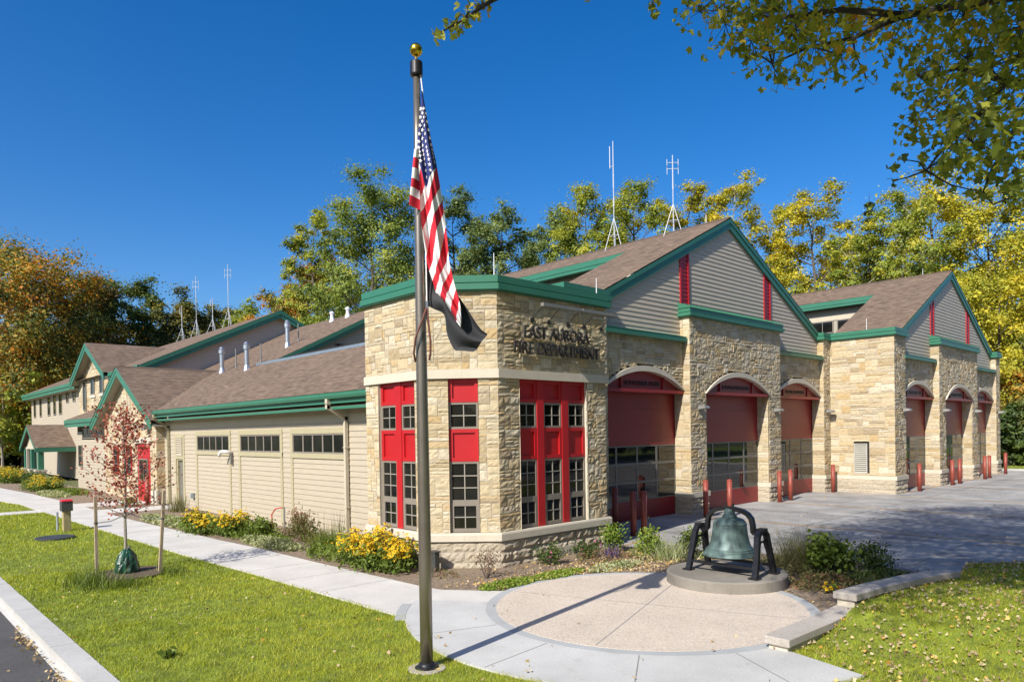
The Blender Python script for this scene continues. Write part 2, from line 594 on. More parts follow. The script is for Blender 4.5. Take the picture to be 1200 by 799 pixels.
def stones(mb, fr, s0, s1, z0, z1, hole=None, seed=1, cu=.11, cv=.10, wmin=2, wmax=6, hmax=3, rough=.012, base=.024, ext0=0., ext1=0., flat=False):
    """random ashlar: every stone a rough-faced slab of its own depth (mi 0), mortar behind (mi 1)"""
    r = random.Random(seed)
    nu = max(1, round((s1 - s0) / cu)); nv = max(1, round((z1 - z0) / cv))
    du = (s1 - s0) / nu; dv = (z1 - z0) / nv
    occ = [[False] * nv for _ in range(nu)]
    if hole:
        for i in range(nu):
            for j in range(nv):
                sa, sb, za, zb = s0 + i * du, s0 + (i + 1) * du, z0 + j * dv, z0 + (j + 1) * dv
                if any(hole(s, z) for s in (sa + 1e-3, sb - 1e-3) for z in (za + 1e-3, zb - 1e-3)):
                    occ[i][j] = True
    for j in range(nv):   # mortar strips
        i = 0
        while i < nu:
            if occ[i][j]:
                i += 1; continue
            k = i
            while k < nu and not occ[k][j]:
                k += 1
            fr.quad(mb, s0 + i * du, s0 + k * du, z0 + j * dv, z0 + (j + 1) * dv, .004, 1)
            i = k
    for j in range(nv):
        for i in range(nu):
            if occ[i][j]:
                continue
            h = r.choices(range(1, hmax + 1), [.42, .36, .22][:hmax])[0]
            w = r.randint(wmin, wmax) if h < 3 else r.randint(wmin, wmax - 1)
            if h == 1: w += r.randint(0, 2)
            h = min(h, nv - j); w = min(w, nu - i)
            k = 1
            while k < w and not occ[i + k][j]:
                k += 1
            w = k
            if nu - (i + w) == 1 and not occ[i + w][j]: w += 1
            hh = 1
            while hh < h and all(not occ[i + a][j + hh] for a in range(w)):
                hh += 1
            h = hh
            for a in range(w):
                for b in range(h):
                    occ[i + a][j + b] = True
            g = .007
            sa = s0 + i * du + g; sb = s0 + (i + w) * du - g
            if i == 0: sa -= g + ext0
            if i + w == nu: sb += g + ext1
            za = z0 + j * dv + g; zb = z0 + (j + h) * dv - g
            m_ = 2 + (w + 1) // 2; n_ = 2 + (h + 1) // 2
            if flat: m_, n_ = 3, 3
            t = r.random()
            dd = base + r.uniform(-.35, .5) * base
            grid = []
            b0 = len(mb.v)
            for q in range(n_ + 1):
                for o_ in range(m_ + 1):
                    edge = q in (0, n_) or o_ in (0, m_)
                    fu = o_ / m_; fv = q / n_
                    if not edge:
                        fu += r.uniform(-.25, .25) / m_; fv += r.uniform(-.25, .25) / n_
                        d = dd + r.uniform(-1, 1) * rough
                    else:
                        d = dd * .72 + r.uniform(-.3, .3) * rough
                    # pull the border just inside so the arris is chamfered
                    mb.v.append(tuple(fr.p(sa + (sb - sa) * fu, za + (zb - za) * fv, max(.006, d))))
            for q in range(n_):
                for o_ in range(m_):
                    a0 = b0 + q * (m_ + 1) + o_
                    mb.f.append((a0, a0 + 1, a0 + m_ + 2, a0 + m_ + 1)); mb.mi.append(0); mb.t.append(t); mb.uv.append(None)
            # sides
            ring = [b0 + o_ for o_ in range(m_ + 1)] + [b0 + q * (m_ + 1) + m_ for q in range(1, n_ + 1)] + [b0 + n_ * (m_ + 1) + o_ for o_ in range(m_ - 1, -1, -1)] + [b0 + q * (m_ + 1) for q in range(n_ - 1, 0, -1)]
            back = len(mb.v)
            nr = len(ring)
            for ri in ring:
                pv = np.array(mb.v[ri]); dcur = (pv - fr.P) @ fr.N
                mb.v.append(tuple(pv - fr.N * (dcur - .001)))
            for q in range(nr):
                q2 = (q + 1) % nr
                mb.f.append((ring[q2], ring[q], back + q, back + q2)); mb.mi.append(0); mb.t.append(t); mb.uv.append(None)


def blocks(mb, fr, s0, s1, z0, z1, seed=3, rows=3, wid=.6, ext0=0., ext1=0., prot=.07):
    """rock-faced base courses"""
    r = random.Random(seed)
    dv = (z1 - z0) / rows
    for j in range(rows):
        n = max(1, round((s1 - s0) / wid))
        cuts = [s0 + (s1 - s0) * i / n for i in range(n + 1)]
        if j % 2 == 1 and n > 1:
            cuts = [s0] + [s0 + (s1 - s0) * (i + .5) / n for i in range(n)] + [s1]
        for a, b in zip(cuts[:-1], cuts[1:]):
            aa = a + (.006 if a > s0 else -ext0); bb = b - (.006 if b < s1 else -ext1)
            za = z0 + j * dv + .008; zb = z0 + (j + 1) * dv - .008
            m_, n_ = 7, 4
            b0 = len(mb.v); t = r.random()
            for q in range(n_ + 1):
                for o_ in range(m_ + 1):
                    edge = min(q, n_ - q, o_, m_ - o_)
                    d = .035 if edge == 0 else prot * r.uniform(.75, 1.25)
                    fu = o_ / m_; fv = q / n_
                    if edge: fu += r.uniform(-.2, .2) / m_; fv += r.uniform(-.2, .2) / n_
                    mb.v.append(tuple(fr.p(aa + (bb - aa) * fu, za + (zb - za) * fv, d)))
            for q in range(n_):
                for o_ in range(m_):
                    a0 = b0 + q * (m_ + 1) + o_
                    mb.f.append((a0, a0 + 1, a0 + m_ + 2, a0 + m_ + 1)); mb.mi.append(0); mb.t.append(t); mb.uv.append(None)
    fr.quad(mb, s0 - ext0 * .5, s1 + ext1 * .5, z0, z1, .03, 1)


def siding(mb, fr, zlo, zhi, span, course=.14, holes=(), proj=.02, off=0., mi=0):
    """lap siding; span(z) -> (s0, s1)"""
    n = max(1, round((zhi - zlo) / course)); dz = (zhi - zlo) / n
    for j in range(n):
        za = zlo + j * dz; zb = za + dz
        a0, a1 = span(za); b0, b1 = span(zb)
        segs = [(0., 1.)]
        zm = (za + zb) / 2
        cuts = []
        lo = min(a0, b0); hi = max(a1, b1)
        segs = [(lo, hi)]
        for h in holes:
            if h[2] - .01 < zm < h[3] + .01:
                ns = []
                for x0, x1 in segs:
                    if h[0] > x0: ns.append((x0, min(x1, h[0])))
                    if h[1] < x1: ns.append((max(x0, h[1]), x1))
                segs = [q for q in ns if q[1] - q[0] > .01]
        for x0, x1 in segs:
            la, ra = max(x0, a0), min(x1, a1)
            lb, rb = max(x0, b0), min(x1, b1)
            if ra - la < .01: continue
            if rb < lb: lb = rb = (lb + rb) / 2
            mb.face([fr.p(la, za, off + proj), fr.p(ra, za, off + proj), fr.p(rb, zb, off + .003), fr.p(lb, zb, off + .003)], mi)
            mb.face([fr.p(la, za, off), fr.p(ra, za, off), fr.p(ra, za, off + proj), fr.p(la, za, off + proj)], mi)


def sweep(mb, pts, prof, mi=0, closed_prof=True, caps=True):
    """sweep profile [(d,z)] along the plan polyline pts; outward is to the right of travel"""
    pts = [np.array(p, float) for p in pts]
    n = len(pts)
    offs = []
    for i in range(n):
        def nrm(a, b):
            t = b - a; t /= np.linalg.norm(t)
            return np.array([t[1], -t[0]])
        if i == 0: o = nrm(pts[0], pts[1])
        elif i == n - 1: o = nrm(pts[-2], pts[-1])
        else:
            n1, n2 = nrm(pts[i - 1], pts[i]), nrm(pts[i], pts[i + 1])
            o = (n1 + n2); o /= (1 + n1 @ n2)
        offs.append(o)
    rings = [[np.array([*(pts[i] + offs[i] * d), z]) for d, z in prof] for i in range(n)]
    k = len(prof)
    for i in range(n - 1):
        for j in range(k if closed_prof else k - 1):
            j2 = (j + 1) % k
            mb.face([rings[i][j], rings[i + 1][j], rings[i + 1][j2], rings[i][j2]], mi)
    if caps:
        mb.face(rings[0][::-1], mi)
        mb.face(rings[-1], mi)


def roofquad(mb, pts, udir, mi=0, thick=None):
    """pts 3d polygon; uv from metres along udir and up the slope"""
    P = [np.array(p, float) for p in pts]
    u = np.array(udir, float); u /= np.linalg.norm(u)
    nn = np.cross(P[1] - P[0], P[2] - P[0]); nn /= np.linalg.norm(nn)
    v = np.cross(nn, u)
    mb.face(P, mi, .5, [(float(p @ u), float(p @ v)) for p in P])


def cornice(mb, pts, z0, z1, d=.14):
    h = z1 - z0
    zm = z0 + h * .47
    sweep(mb, pts, [(-.05, z0), (d * .78, z0), (d * .78, z0 + .02), (d, z0 + .03), (d, zm), (d * .55, zm + .012), (d * .72, zm + .03), (d * .72, z1), (-.05, z1)])

# ================================================================== FIRE STATION
st = empty('fire_station', (10.43, 11.61, 0))
tag(st, 'stone and tan siding fire station with green trimmed brown shingle roofs and red bay doors', 'fire station')


def window(fr, s0, s1, z0, z1, d=-.06, cols=2, rows=2, parent=st, fw=.05, name='window', frame='bronze_frame', mun='muntin_grey', glass='window_glass', mw=.022):
    f = MB()
    for a, b, c, e in ((s0, s1, z0, z0 + fw), (s0, s1, z1 - fw, z1), (s0, s0 + fw, z0 + fw, z1 - fw), (s1 - fw, s1, z0 + fw, z1 - fw)):
        fr.box(f, a, b, c, e, d - .04, d + .03)
    o = f.build(name, frame, parent)
    g = MB()
    fr.quad(g, s0 + fw * .5, s1 - fw * .5, z0 + fw * .5, z1 - fw * .5, d)
    g.build('pane', glass, o)
    if cols * rows > 1:
        mm = MB()
        for i in range(1, cols):
            s = s0 + fw + (s1 - s0 - 2 * fw) * i / cols
            fr.box(mm, s - mw / 2, s + mw / 2, z0 + fw, z1 - fw, d + .002, d + .018)
        for j in range(1, rows):
            z = z0 + fw + (z1 - z0 - 2 * fw) * j / rows
            fr.box(mm, s0 + fw, s1 - fw, z - mw / 2, z + mw / 2, d + .003, d + .016)
        mm.build('muntin', mun, o)
    return o


# ---------------------------------------------------------- corner tower
TX, TY = 9.32, 11.61
CC = 10.43
r2 = math.sqrt(.5)
T1 = Fr((TX, 15.2), (0, -1), (-1, 0)); W1 = 2.48
T2 = Fr((TX, 12.72), (r2, -r2), (-r2, -r2)); W2 = math.hypot(1.11, 1.11)
T3 = Fr((CC, TY), (1, 0), (0, -1)); W3 = 3.67
T4 = Fr((CC + W3, TY), (0, 1), (1, 0)); W4 = 2.4
tpoly = [(TX, 15.2), (TX, 12.72), (CC, TY), (CC + W3, TY), (CC + W3, 14.0)]
OPEN = {1: (.56, 2.05), 2: (.47, 1.13), 3: (.63, 2.94)}
wl = MB()
for k, fr, w in ((1, T1, W1), (2, T2, W2), (3, T3, W3), (4, T4, W4)):
    op = OPEN.get(k)
    hole = (lambda s, z, o=op: o and o[0] < s < o[1]) if op else None
    ex = .02
    rel = dict(rough=.007, base=.018, cu=.085, cv=.08) if k < 3 else dict(rough=.011, base=.022, cu=.09, cv=.08)
    if op:
        stones(wl, fr, 0, op[0], .78, 4.18, None, seed=10 + k, ext0=.01, wmax=5, **rel)
        stones(wl, fr, op[1], w, .78, 4.18, None, seed=20 + k, ext1=.01, wmax=5, **rel)
    stones(wl, fr, 0, w, 4.38, 6.1, None, seed=30 + k, ext0=.01, ext1=.01, **rel)
    bs = MB()
    blocks(bs, fr, 0, w, -.12, .6, seed=40 + k, ext0=.03, ext1=.03, wid=.62, prot=.05 if k < 3 else .075)
    bs.build('base_course', ['rock_face_block', 'mortar'], st)
    if op:  # reveals of the window openings
        for s in op:
            wl.face([fr.p(s, .78, .03), fr.p(s, 4.18, .03), fr.p(s, 4.18, -.16), fr.p(s, .78, -.16)], 2)
wl.build('stone_wall', ['ashlar_stone', 'mortar', 'limestone_trim'], st)
tr = MB()
sweep(tr, tpoly, [(-.02, .6), (.10, .6), (.10, .74), (.085, .78), (-.02, .78)])
tr.build('limestone_sill', 'limestone_trim', st)
tr = MB()
sweep(tr, tpoly, [(-.02, 4.18), (.075, 4.18), (.075, 4.38), (-.02, 4.385)])
tr.build('limestone_band', 'limestone_trim', st)
# fine vertical joints in the bands
jn = MB()
for fr, w in ((T1, W1), (T2, W2), (T3, W3)):
    n = max(1, round(w / .85))
    for i in range(1, n):
        s = w * i / n
        fr.box(jn, s - .004, s + .004, 4.185, 4.375, .07, .0765)
        fr.box(jn, s - .004, s + .004, .605, .735, .095, .1015)
jn.build('band_joint', 'mortar', st)
co = MB()
cornice(co, tpoly, 6.08, 6.42)
co.build('cornice', 'green_metal', st)
tb = MB()
tb.prism([(9.6, 15.2), (9.6, 12.84), (10.54, 11.9), (13.9, 11.9), (13.9, 15.2)], 0, 6.35)
tb.build('tower_core', 'interior_dark', st)

for k, fr, ncol in ((1, T1, 2), (2, T2, 1), (3, T3, 3)):
    s0, s1 = OPEN[k]
    mw = .22
    cw = (s1 - s0 - mw * (ncol - 1)) / ncol
    d = -.08
    for i in range(ncol):
        rp = MB()
        a = s0 + i * (cw + mw); b = a + cw
        for z0, z1 in ((3.66, 4.18), (2.35, 3.07)):
            bw = .085
            # recessed field with a raised frame of four boards
            fr.box(rp, a, b, z0, z1, d - .06, d - .012)
            fr.box(rp, a, a + bw, z0, z1, d - .012, d + .03)
            fr.box(rp, b - bw, b, z0, z1, d - .012, d + .03)
            fr.box(rp, a + bw, b - bw, z0, z0 + bw, d - .012, d + .029)
            fr.box(rp, a + bw, b - bw, z1 - bw, z1, d - .012, d + .029)
        if i < ncol - 1:
            fr.box(rp, b, b + mw, .782, 4.178, d - .06, d + .045)
        rp.build('red_panel', 'red_paint', st)
    for i in range(ncol):
        a = s0 + i * (cw + mw); b = a + cw
        window(fr, a, b, 3.07, 3.66, d - .01, 2, 2)
        window(fr, a, b, 1.45, 2.35, d - .01, 2, 3)
        window(fr, a, b, .785, 1.45, d - .005, 2, 2, fw=.085)

# ---------------------------------------------------------- engine bays
ZS, ZA, ZT = 4.27, 4.89, 5.09      # spring, inner apex, outer apex


def arch_pts(x0, x1, rise, n=24, z0=ZS):
    w = (x1 - x0) / 2; xc = (x0 + x1) / 2
    Rr = (w * w + rise * rise) / (2 * rise)
    th = math.asin(min(1, w / Rr))
    return [(xc + Rr * math.sin(-th + 2 * th * i / n), z0 + rise - Rr + Rr * math.cos(-th + 2 * th * i / n)) for i in range(n + 1)]


def in_arch(x, z, x0, x1, rise):
    if x <= x0 or x >= x1: return False
    if z < ZS: return True
    w = (x1 - x0) / 2; xc = (x0 + x1) / 2
    Rr = (w * w + rise * rise) / (2 * rise)
    return (x - xc) ** 2 + (z - (ZS + rise - Rr)) ** 2 < Rr * Rr


def garage_door(x0, x1, yd, yf, text, txw, hang_tip=True):
    """red sectional door with a glazed band, the tympanum above it and its arch"""
    F = Fr((0, yd), (1, 0), (0, -1))
    d = MB()
    # solid upper sections with joint lines, bottom section
    zs = [2.46, 3.07, 3.68, 4.30]
    for a, b in zip(zs[:-1], zs[1:]):
        F.box(d, x0, x1, a + .006, b - .006, -.06, 0)
    F.box(d, x0, x1, .02, .64, -.06, 0)
    F.box(d, x0, x1, .0, 4.3, -.08, -.012)
    # frame of the glazed sections
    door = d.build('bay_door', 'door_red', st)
    fm = MB()
    n = 4
    for i in range(n + 1):
        x = x0 + (x1 - x0) * i / n
        F.box(fm, max(x0, x - .045), min(x1, x + .045), .64, 2.46, -.03, .004)
    for j in range(4):
        z = .64 + 1.82 * j / 3
        F.box(fm, x0, x1, max(.641, z - .04), min(2.459, z + .04), -.028, .002)
    fm.build('glazing_frame', 'door_grey', door)
    g = MB()
    F.quad(g, x0, x1, .64, 2.46, -.008)
    g.build('pane', 'door_glass', door)
    # tympanum
    yt = yf + .12
    T = Fr((0, yt), (1, 0), (0, -1))
    ty = MB()
    ap = arch_pts(x0, x1, ZA - ZS)
    ty.face([T.p(x, z) for x, z in ap], 0)
    sg = MB()
    xc = (x0 + x1) / 2; hw = (x1 - x0) / 2
    T.box(ty, x0, x1, ZS - .07, ZS + .04, -.15, .15)
    for sx in (-.52, .52):
        x = xc + sx * hw
        T.box(ty, x - .035, x + .035, ZS + .04, ZS + .46, .002, .05)
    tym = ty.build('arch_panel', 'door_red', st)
    letters('lettering', text, .20, txw, (xc, yt - .012, ZS + .17), (1, 0, 0), (0, -1, 0), 'black_metal', tym, .012)
    # arch stones: trim ring + soffit
    tm = MB()
    ai = arch_pts(x0 - .015, x1 + .015, ZA - ZS + .005)
    ao = arch_pts(x0 - .13, x1 + .13, ZT - ZS + .03, z0=ZS - .045)
    Wf = Fr((0, yf), (1, 0), (0, -1))
    fd = .085
    for i in range(len(ai) - 1):
        (xa, za), (xb, zb) = ai[i], ai[i + 1]
        (xA, zA), (xB, zB) = ao[i], ao[i + 1]
        tm.face([Wf.p(xa, za, fd), Wf.p(xb, zb, fd), Wf.p(xB, zB, fd), Wf.p(xA, zA, fd)])
        tm.face([Wf.p(xA, zA, fd), Wf.p(xB, zB, fd), Wf.p(xB, zB, -.02), Wf.p(xA, zA, -.02)])
        tm.face([Wf.p(xa, za, fd), Wf.p(xb, zb, fd), Wf.p(xb, zb, -.13), Wf.p(xa, za, -.13)])
    for (x, z), (X, Z) in ((ai[0], ao[0]), (ai[-1], ao[-1])):
        tm.face([Wf.p(x, z, fd), Wf.p(X, Z, fd), Wf.p(X, Z, -.02), Wf.p(x, z, -.02)])
    tm.build('arch_trim', 'limestone_trim', st)


def module(c, Ym, lp, texts, seed, back, dorm, doors=(1, 2, 3)):
    Ys, Yd, Ye = Ym + .28, Ym + .65, Ym + .10
    Yg = Ys + .10
    M = Fr((0, Ym), (1, 0), (0, -1)); S = Fr((0, Ys), (1, 0), (0, -1)); E_ = Fr((0, Ye), (1, 0), (0, -1)); Gf = Fr((0, Yg), (1, 0), (0, -1))
    rise = ZT - ZS - .03
    w = MB(); b = MB(); tr = MB()
    m0, m1 = c - 2.28, c + 2.28
    # middle projection
    stones(w, M, c - 3.3, c + 3.3, .78, 6.9, lambda s, z: in_arch(s, z, m0, m1, rise), seed=seed, wmax=5, ext0=.02, ext1=.02)
    # side walls over their arches
    for a0, a1, q in ((c - 7.7, c - 3.3, 1), (c + 3.3, c + 7.7, 2)):
        stones(w, S, a0, a1, 4.2, 6.05, lambda s, z: in_arch(s, z, a0 - .01, a1 + .01, rise - .02), seed=seed + q, wmax=5)
    # end piers
    piers = [(c - 7.7 - lp, c - 7.7), (c + 7.7, c + 8.55)]
    for q, (a0, a1) in enumerate(piers):
        stones(w, E_, a0, a1, .78, 6.9, None, seed=seed + 5 + q, wmax=5, ext0=.02, ext1=.02)
    for F, a0, a1 in ((M, c - 3.3, m0), (M, m1, c + 3.3), (E_, *piers[0]), (E_, *piers[1])):
        b = MB(); tr = MB()
        blocks(b, F, a0, a1, -.05, .6, seed=seed + int(a0 * 7) % 50, wid=.5, ext0=.03, ext1=.03)
        F.box(tr, a0 - .05, a1 + .05, .6, .78, -.02, .095)
        xw = [q for q in (c - 3.3, m1, c + 7.7) if abs(q - a0) < .01]
        if xw:
            ya = {0: Ym, 1: Ym, 2: Ye}[[c - 3.3, m1, c + 7.7].index(xw[0])]
            D = Yd - ya
            Fw = Fr((xw[0], ya + D), (0, -1), (-1, 0))
            blocks(b, Fw, 0, D, -.05, .6, seed=seed + 60 + int(a0) % 9, wid=.5, prot=.045, ext1=.03)
            Fw.box(tr, 0, D + .015, .602, .778, -.02, .046)
        b.build('base_course', ['rock_face_block', 'mortar'], st)
        tr.build('limestone_sill', 'limestone_trim', st)
    # returns that face west: sunlit reveals
    for x, ya, z1 in ((c - 3.3, Ym, 6.9), (m1, Ym, 4.3), (c + 7.7, Ye, 6.9)):
        D = Yd - ya if z1 < 5 else Yg - ya + .25
        Fw = Fr((x, ya + D), (0, -1), (-1, 0))
        stones(w, Fw, 0, D, .78, z1, None, seed=seed + int(x * 3) % 40, cu=.13, wmin=2, wmax=4, rough=.008, base=.02)
    # returns that face east, plain
    for x, ya, z1 in ((c + 3.3, Ym, 6.9), (m0, Ym, 4.3), (c - 7.7, Ye, 6.9)):
        D = Yd - ya if z1 < 5 else Yg - ya + .25
        Fe = Fr((x, ya), (0, 1), (1, 0))
        stones(w, Fe, 0, D, 0, z1, None, seed=seed + 90 + int(x) % 9, cu=.13, wmax=4, rough=.008, base=.02)
    w.build('stone_wall', ['ashlar_stone', 'mortar'], st)
    garage_door(c - 7.7, c - 3.3, Yd, Ys, texts[0], 1.95)
    garage_door(m0, m1, Ym + .46, Ym, texts[1], 2.0)
    garage_door(c + 3.3, c + 7.7, Yd, Ys, texts[2], 1.75)
    core = MB()
    core.box(c - 7.7 - lp + .05, c + 8.5, Yd + .1, back, 0, 6.7)
    core.build('hall_core', 'interior_dark', st)
    # green canopies
    for a0, a1 in ((c - 7.75, c - 3.32), (c + 3.32, c + 7.68)):
        g = MB()
        pr = [(-.35, 5.98), (.20, 5.98), (.23, 6.0), (.23, 6.10), (.18, 6.115), (.18, 6.15), (.2, 6.165), (-.05, 6.24), (-.35, 6.24)]
        sweep(g, [(a0, Ys), (a1, Ys)], pr)
        g.build('canopy_cap', 'green_metal', st)
    g = MB()
    path = [(c - 3.3, Yg + .2), (c - 3.3, Ym), (c + 3.3, Ym), (c + 3.3, Yg + .2)]
    cornice(g, path, 6.86, 7.16, .16)
    g.face([(c - 3.44, Ym - .14, 7.16), (c + 3.44, Ym - .14, 7.16), (c + 3.44, Yg + .02, 7.36), (c - 3.44, Yg + .02, 7.36)])
    g.face([(c - 3.44, Ym - .14, 7.16), (c - 3.44, Yg + .02, 7.36), (c - 3.44, Yg + .02, 7.16)])
    for i in range(24):     # standing seams
        x = c - 3.4 + 6.8 * i / 23
        g.hexa([(x - .012, Ym - .14, 7.165), (x + .012, Ym - .14, 7.165), (x + .012, Yg, 7.362), (x - .012, Yg, 7.362), (x - .012, Ym - .14, 7.2), (x + .012, Ym - .14, 7.2), (x + .012, Yg, 7.395), (x - .012, Yg, 7.395)])
    g.build('projection_cap', 'green_metal', st)
    # gable siding with red strips
    zr = lambda x: 10.95 - .485 * abs(x - c) - .25
    sd = MB()
    siding(sd, Gf, 6.2, 10.7, lambda z: (c - min(7.7, max(0, (10.7 - z) / .485)), c + min(7.7, max(0, (10.7 - z) / .485))), .155,
           holes=[(c - 3.3, c - 2.72, 0, 20), (c + 2.72, c + 3.3, 0, 20)], proj=.022)
    sd.face([Gf.p(c - 7.9, 6.1, -.01), Gf.p(c + 7.9, 6.1, -.01), Gf.p(c + 7.9, 7.0, -.01), Gf.p(c, 10.8, -.01), Gf.p(c - 7.9, 7.0, -.01)])
    sd.build('gable_siding', 'grey_tan_siding', st)
    for a in (-3.3, 2.72):
        rs = MB()
        x0, x1 = c + a, c + a + .58
        Gf.quad(rs, x0, x1, 7.2, zr(x0 + (.58 if a < 0 else 0)), .012)
        for x in (x0, x1 - .09):
            Gf.box(rs, x, x + .09, 7.2, zr(x + .045), .0, .05)
        n = 12
        for i in range(int((zr(c + 3) - 7.2) / .14) + 1):   # ribbed field
            z = 7.25 + i * .14
            Gf.box(rs, x0 + .09, x1 - .09, z, z + .05, .012, .032)
        rs.build('red_strip', 'red_paint', st)
    # rakes
    yo = Yg - .13
    for sg in (-1, 1):
        rk = MB()
        xe = c + sg * 7.98
        ze = 10.95 - .485 * 7.98
        for y0, y1, t0, t1 in ((yo, yo + .05, -.02, -.17), (yo + .03, yo + .08, -.17, -.40), (yo + .05, Yg + .3, -.30, -.36)):
            rk.hexa([(c, y0, 10.95 + t1), (c, y1, 10.95 + t1), (xe, y1, ze + t1), (xe, y0, ze + t1), (c, y0, 10.95 + t0), (c, y1, 10.95 + t0), (xe, y1, ze + t0), (xe, y0, ze + t0)])
        rk.build('rake_board', 'green_metal', st)
    # corner cornices over the end piers
    cn = MB()
    a0, a1 = piers[0]
    cornice(cn, [(a0, Ye + 2.75), (a0, Ye), (a1 + .05, Ye), (a1 + .05, Yg + .1)], 6.89, 7.23, .13)
    cn.build('cornice', 'green_metal', st)
    cn = MB()
    a0, a1 = piers[1]
    cornice(cn, [(a0 - .05, Yg + .1), (a0 - .05, Ye), (a1, Ye), (a1, Ye + 2.7)], 6.89, 7.23, .13)
    cn.build('cornice', 'green_metal', st)
    for a0, a1 in piers:
        cap = MB()
        cap.box(a0 - .02, a1 + .02, Ye - .02, Ye + 2.7, 7.1, 7.17)
        cap.build('pier_cap', 'green_metal', st)
    # roof
    zp = 10.98
    ro = MB()
    yb, de = dorm
    rz = lambda x: zp - .485 * abs(x - c)
    for sg in (-1, 1):
        u = (0, 1, 0)
        lo = c + sg * 8.5
        hi = c + sg * de
        ro_pts = [(c, yo, zp), (lo, yo + 0, rz(lo)), (lo, yb, rz(lo)), (c, yb, zp)] if sg < 0 else [(c, yo, zp), (lo, yo, rz(lo)), (lo, back, rz(lo)), (c, back, zp)]
        roofquad(ro, ro_pts, u)
        if sg < 0:
            roofquad(ro, [(c, yb, zp), (hi, yb, rz(hi)), (hi, back, rz(hi)), (c, back, zp)], u)
            # cut face of the lower roof
            ro.face([(hi, yb, rz(hi)), (lo, yb, rz(lo)), (lo, yb, 6.7), (hi, yb, 6.7)])
    rf = ro.build('roof', 'shingles', st)
    rdg = MB()
    rdg.hexa([(c - .14, yo + .02, zp - .06), (c + .14, yo + .02, zp - .06), (c + .14, back, zp - .06), (c - .14, back, zp - .06), (c - .015, yo + .02, zp + .03), (c + .015, yo + .02, zp + .03), (c + .015, back, zp + .03), (c - .015, back, zp + .03)])
    rdg.build('ridge_cap', 'shingles', rf)
    # raised clerestory behind: eave, wall, windows
    hi = c - de
    ez = rz(hi)
    ev = MB()
    ev.box(hi - .04, hi + .02, yb, back, ez - .24, ez - .02)
    ev.box(hi - .02, hi + .04, yb, back, ez - .38, ez - .25)
    ev.box(hi + .04, hi + .50, yb, back, ez - .36, ez - .33)
    ev.build('clerestory_eave', 'green_metal', st)
    Cw = Fr((hi + .5, back), (0, -1), (-1, 0))
    cw = MB()
    Wd = back - yb
    Cw.quad(cw, 0, Wd, 6.3, ez - .3, 0)
    Cw.box(cw, 0, Wd, ez - 1.02, ez - .72, 0, .04, 1)
    cw.build('clerestory_wall', ['soffit_tan', 'cream_trim'], st)
    for i in range(3):
        s1 = Wd - .35 - i * 2.0
        if s1 - 1.7 > 0:
            window(Cw, s1 - 1.8, s1, ez - 1.72, ez - 1.03, .03, 3, 1, frame='bronze_frame')
    return rz


LC, LY = 24.55, 13.70
RC, RY = 42.0, 10.95
module(LC, LY, 1.85, ('SOUTHSIDE HOSE', 'CAZENOVIA HOSE', 'HOOK & LADDER'), 100, 34, (17.4, 1.95))
module(RC, RY, 1.35, ('CHEMICAL', 'EXTINGUISHER', 'RESCUE'), 200, 34, (RY + 3.35, 2.15))

# west wall of the farther bay block
RX = RC - 9.05
RW = Fr((RX, RY + .1 + 2.9), (0, -1), (-1, 0))
w = MB(); b = MB(); tr = MB()
vs0, vs1 = 1.2, 1.76
stones(w, RW, 0, 2.9, .78, 6.9, lambda s, z: vs0 < s < vs1 and .9 < z < 2.2, seed=301, cu=.13, wmax=6, rough=.008, base=.022, ext1=.02)
blocks(b, RW, 0, 2.9, -.05, .6, seed=302, wid=.95, ext1=.03, prot=.05)
RW.box(tr, 0, 2.9, .602, .777, -.02, .046)
w.build('stone_wall', ['ashlar_stone', 'mortar'], st)
b.build('base_course', ['rock_face_block', 'mortar'], st)
tr.build('limestone_band', 'limestone_trim', st)


def louver(fr, s0, s1, z0, z1, n, d=.0, mat='louver_grey'):
    f = MB()
    t = .035
    for a, b_, c_, e in ((s0, s1, z0, z0 + t), (s0, s1, z1 - t, z1), (s0, s0 + t, z0 + t, z1 - t), (s1 - t, s1, z0 + t, z1 - t)):
        fr.box(f, a, b_, c_, e, d - .05, d + .04)
    o = f.build('louver_vent', mat, st)
    sl = MB()
    dz = (z1 - z0 - 2 * t) / n
    for i in range(n):
        z = z0 + t + i * dz
        sl.hexa([fr.p(s0 + t, z, d + .03), fr.p(s1 - t, z, d + .03), fr.p(s1 - t, z + dz * .8, d - .04), fr.p(s0 + t, z + dz * .8, d - .04),
                 fr.p(s0 + t, z + .02, d + .03), fr.p(s1 - t, z + .02, d + .03), fr.p(s1 - t, z + dz * .8 + .02, d - .04), fr.p(s0 + t, z + dz * .8 + .02, d - .04)])
    sl.build('slat', mat, o)
    bk = MB()
    fr.quad(bk, s0, s1, z0, z1, d - .045)
    bk.build('backing', 'interior_dark', o)
    return o


louver(RW, vs0, vs1, .86, 2.2, 14)

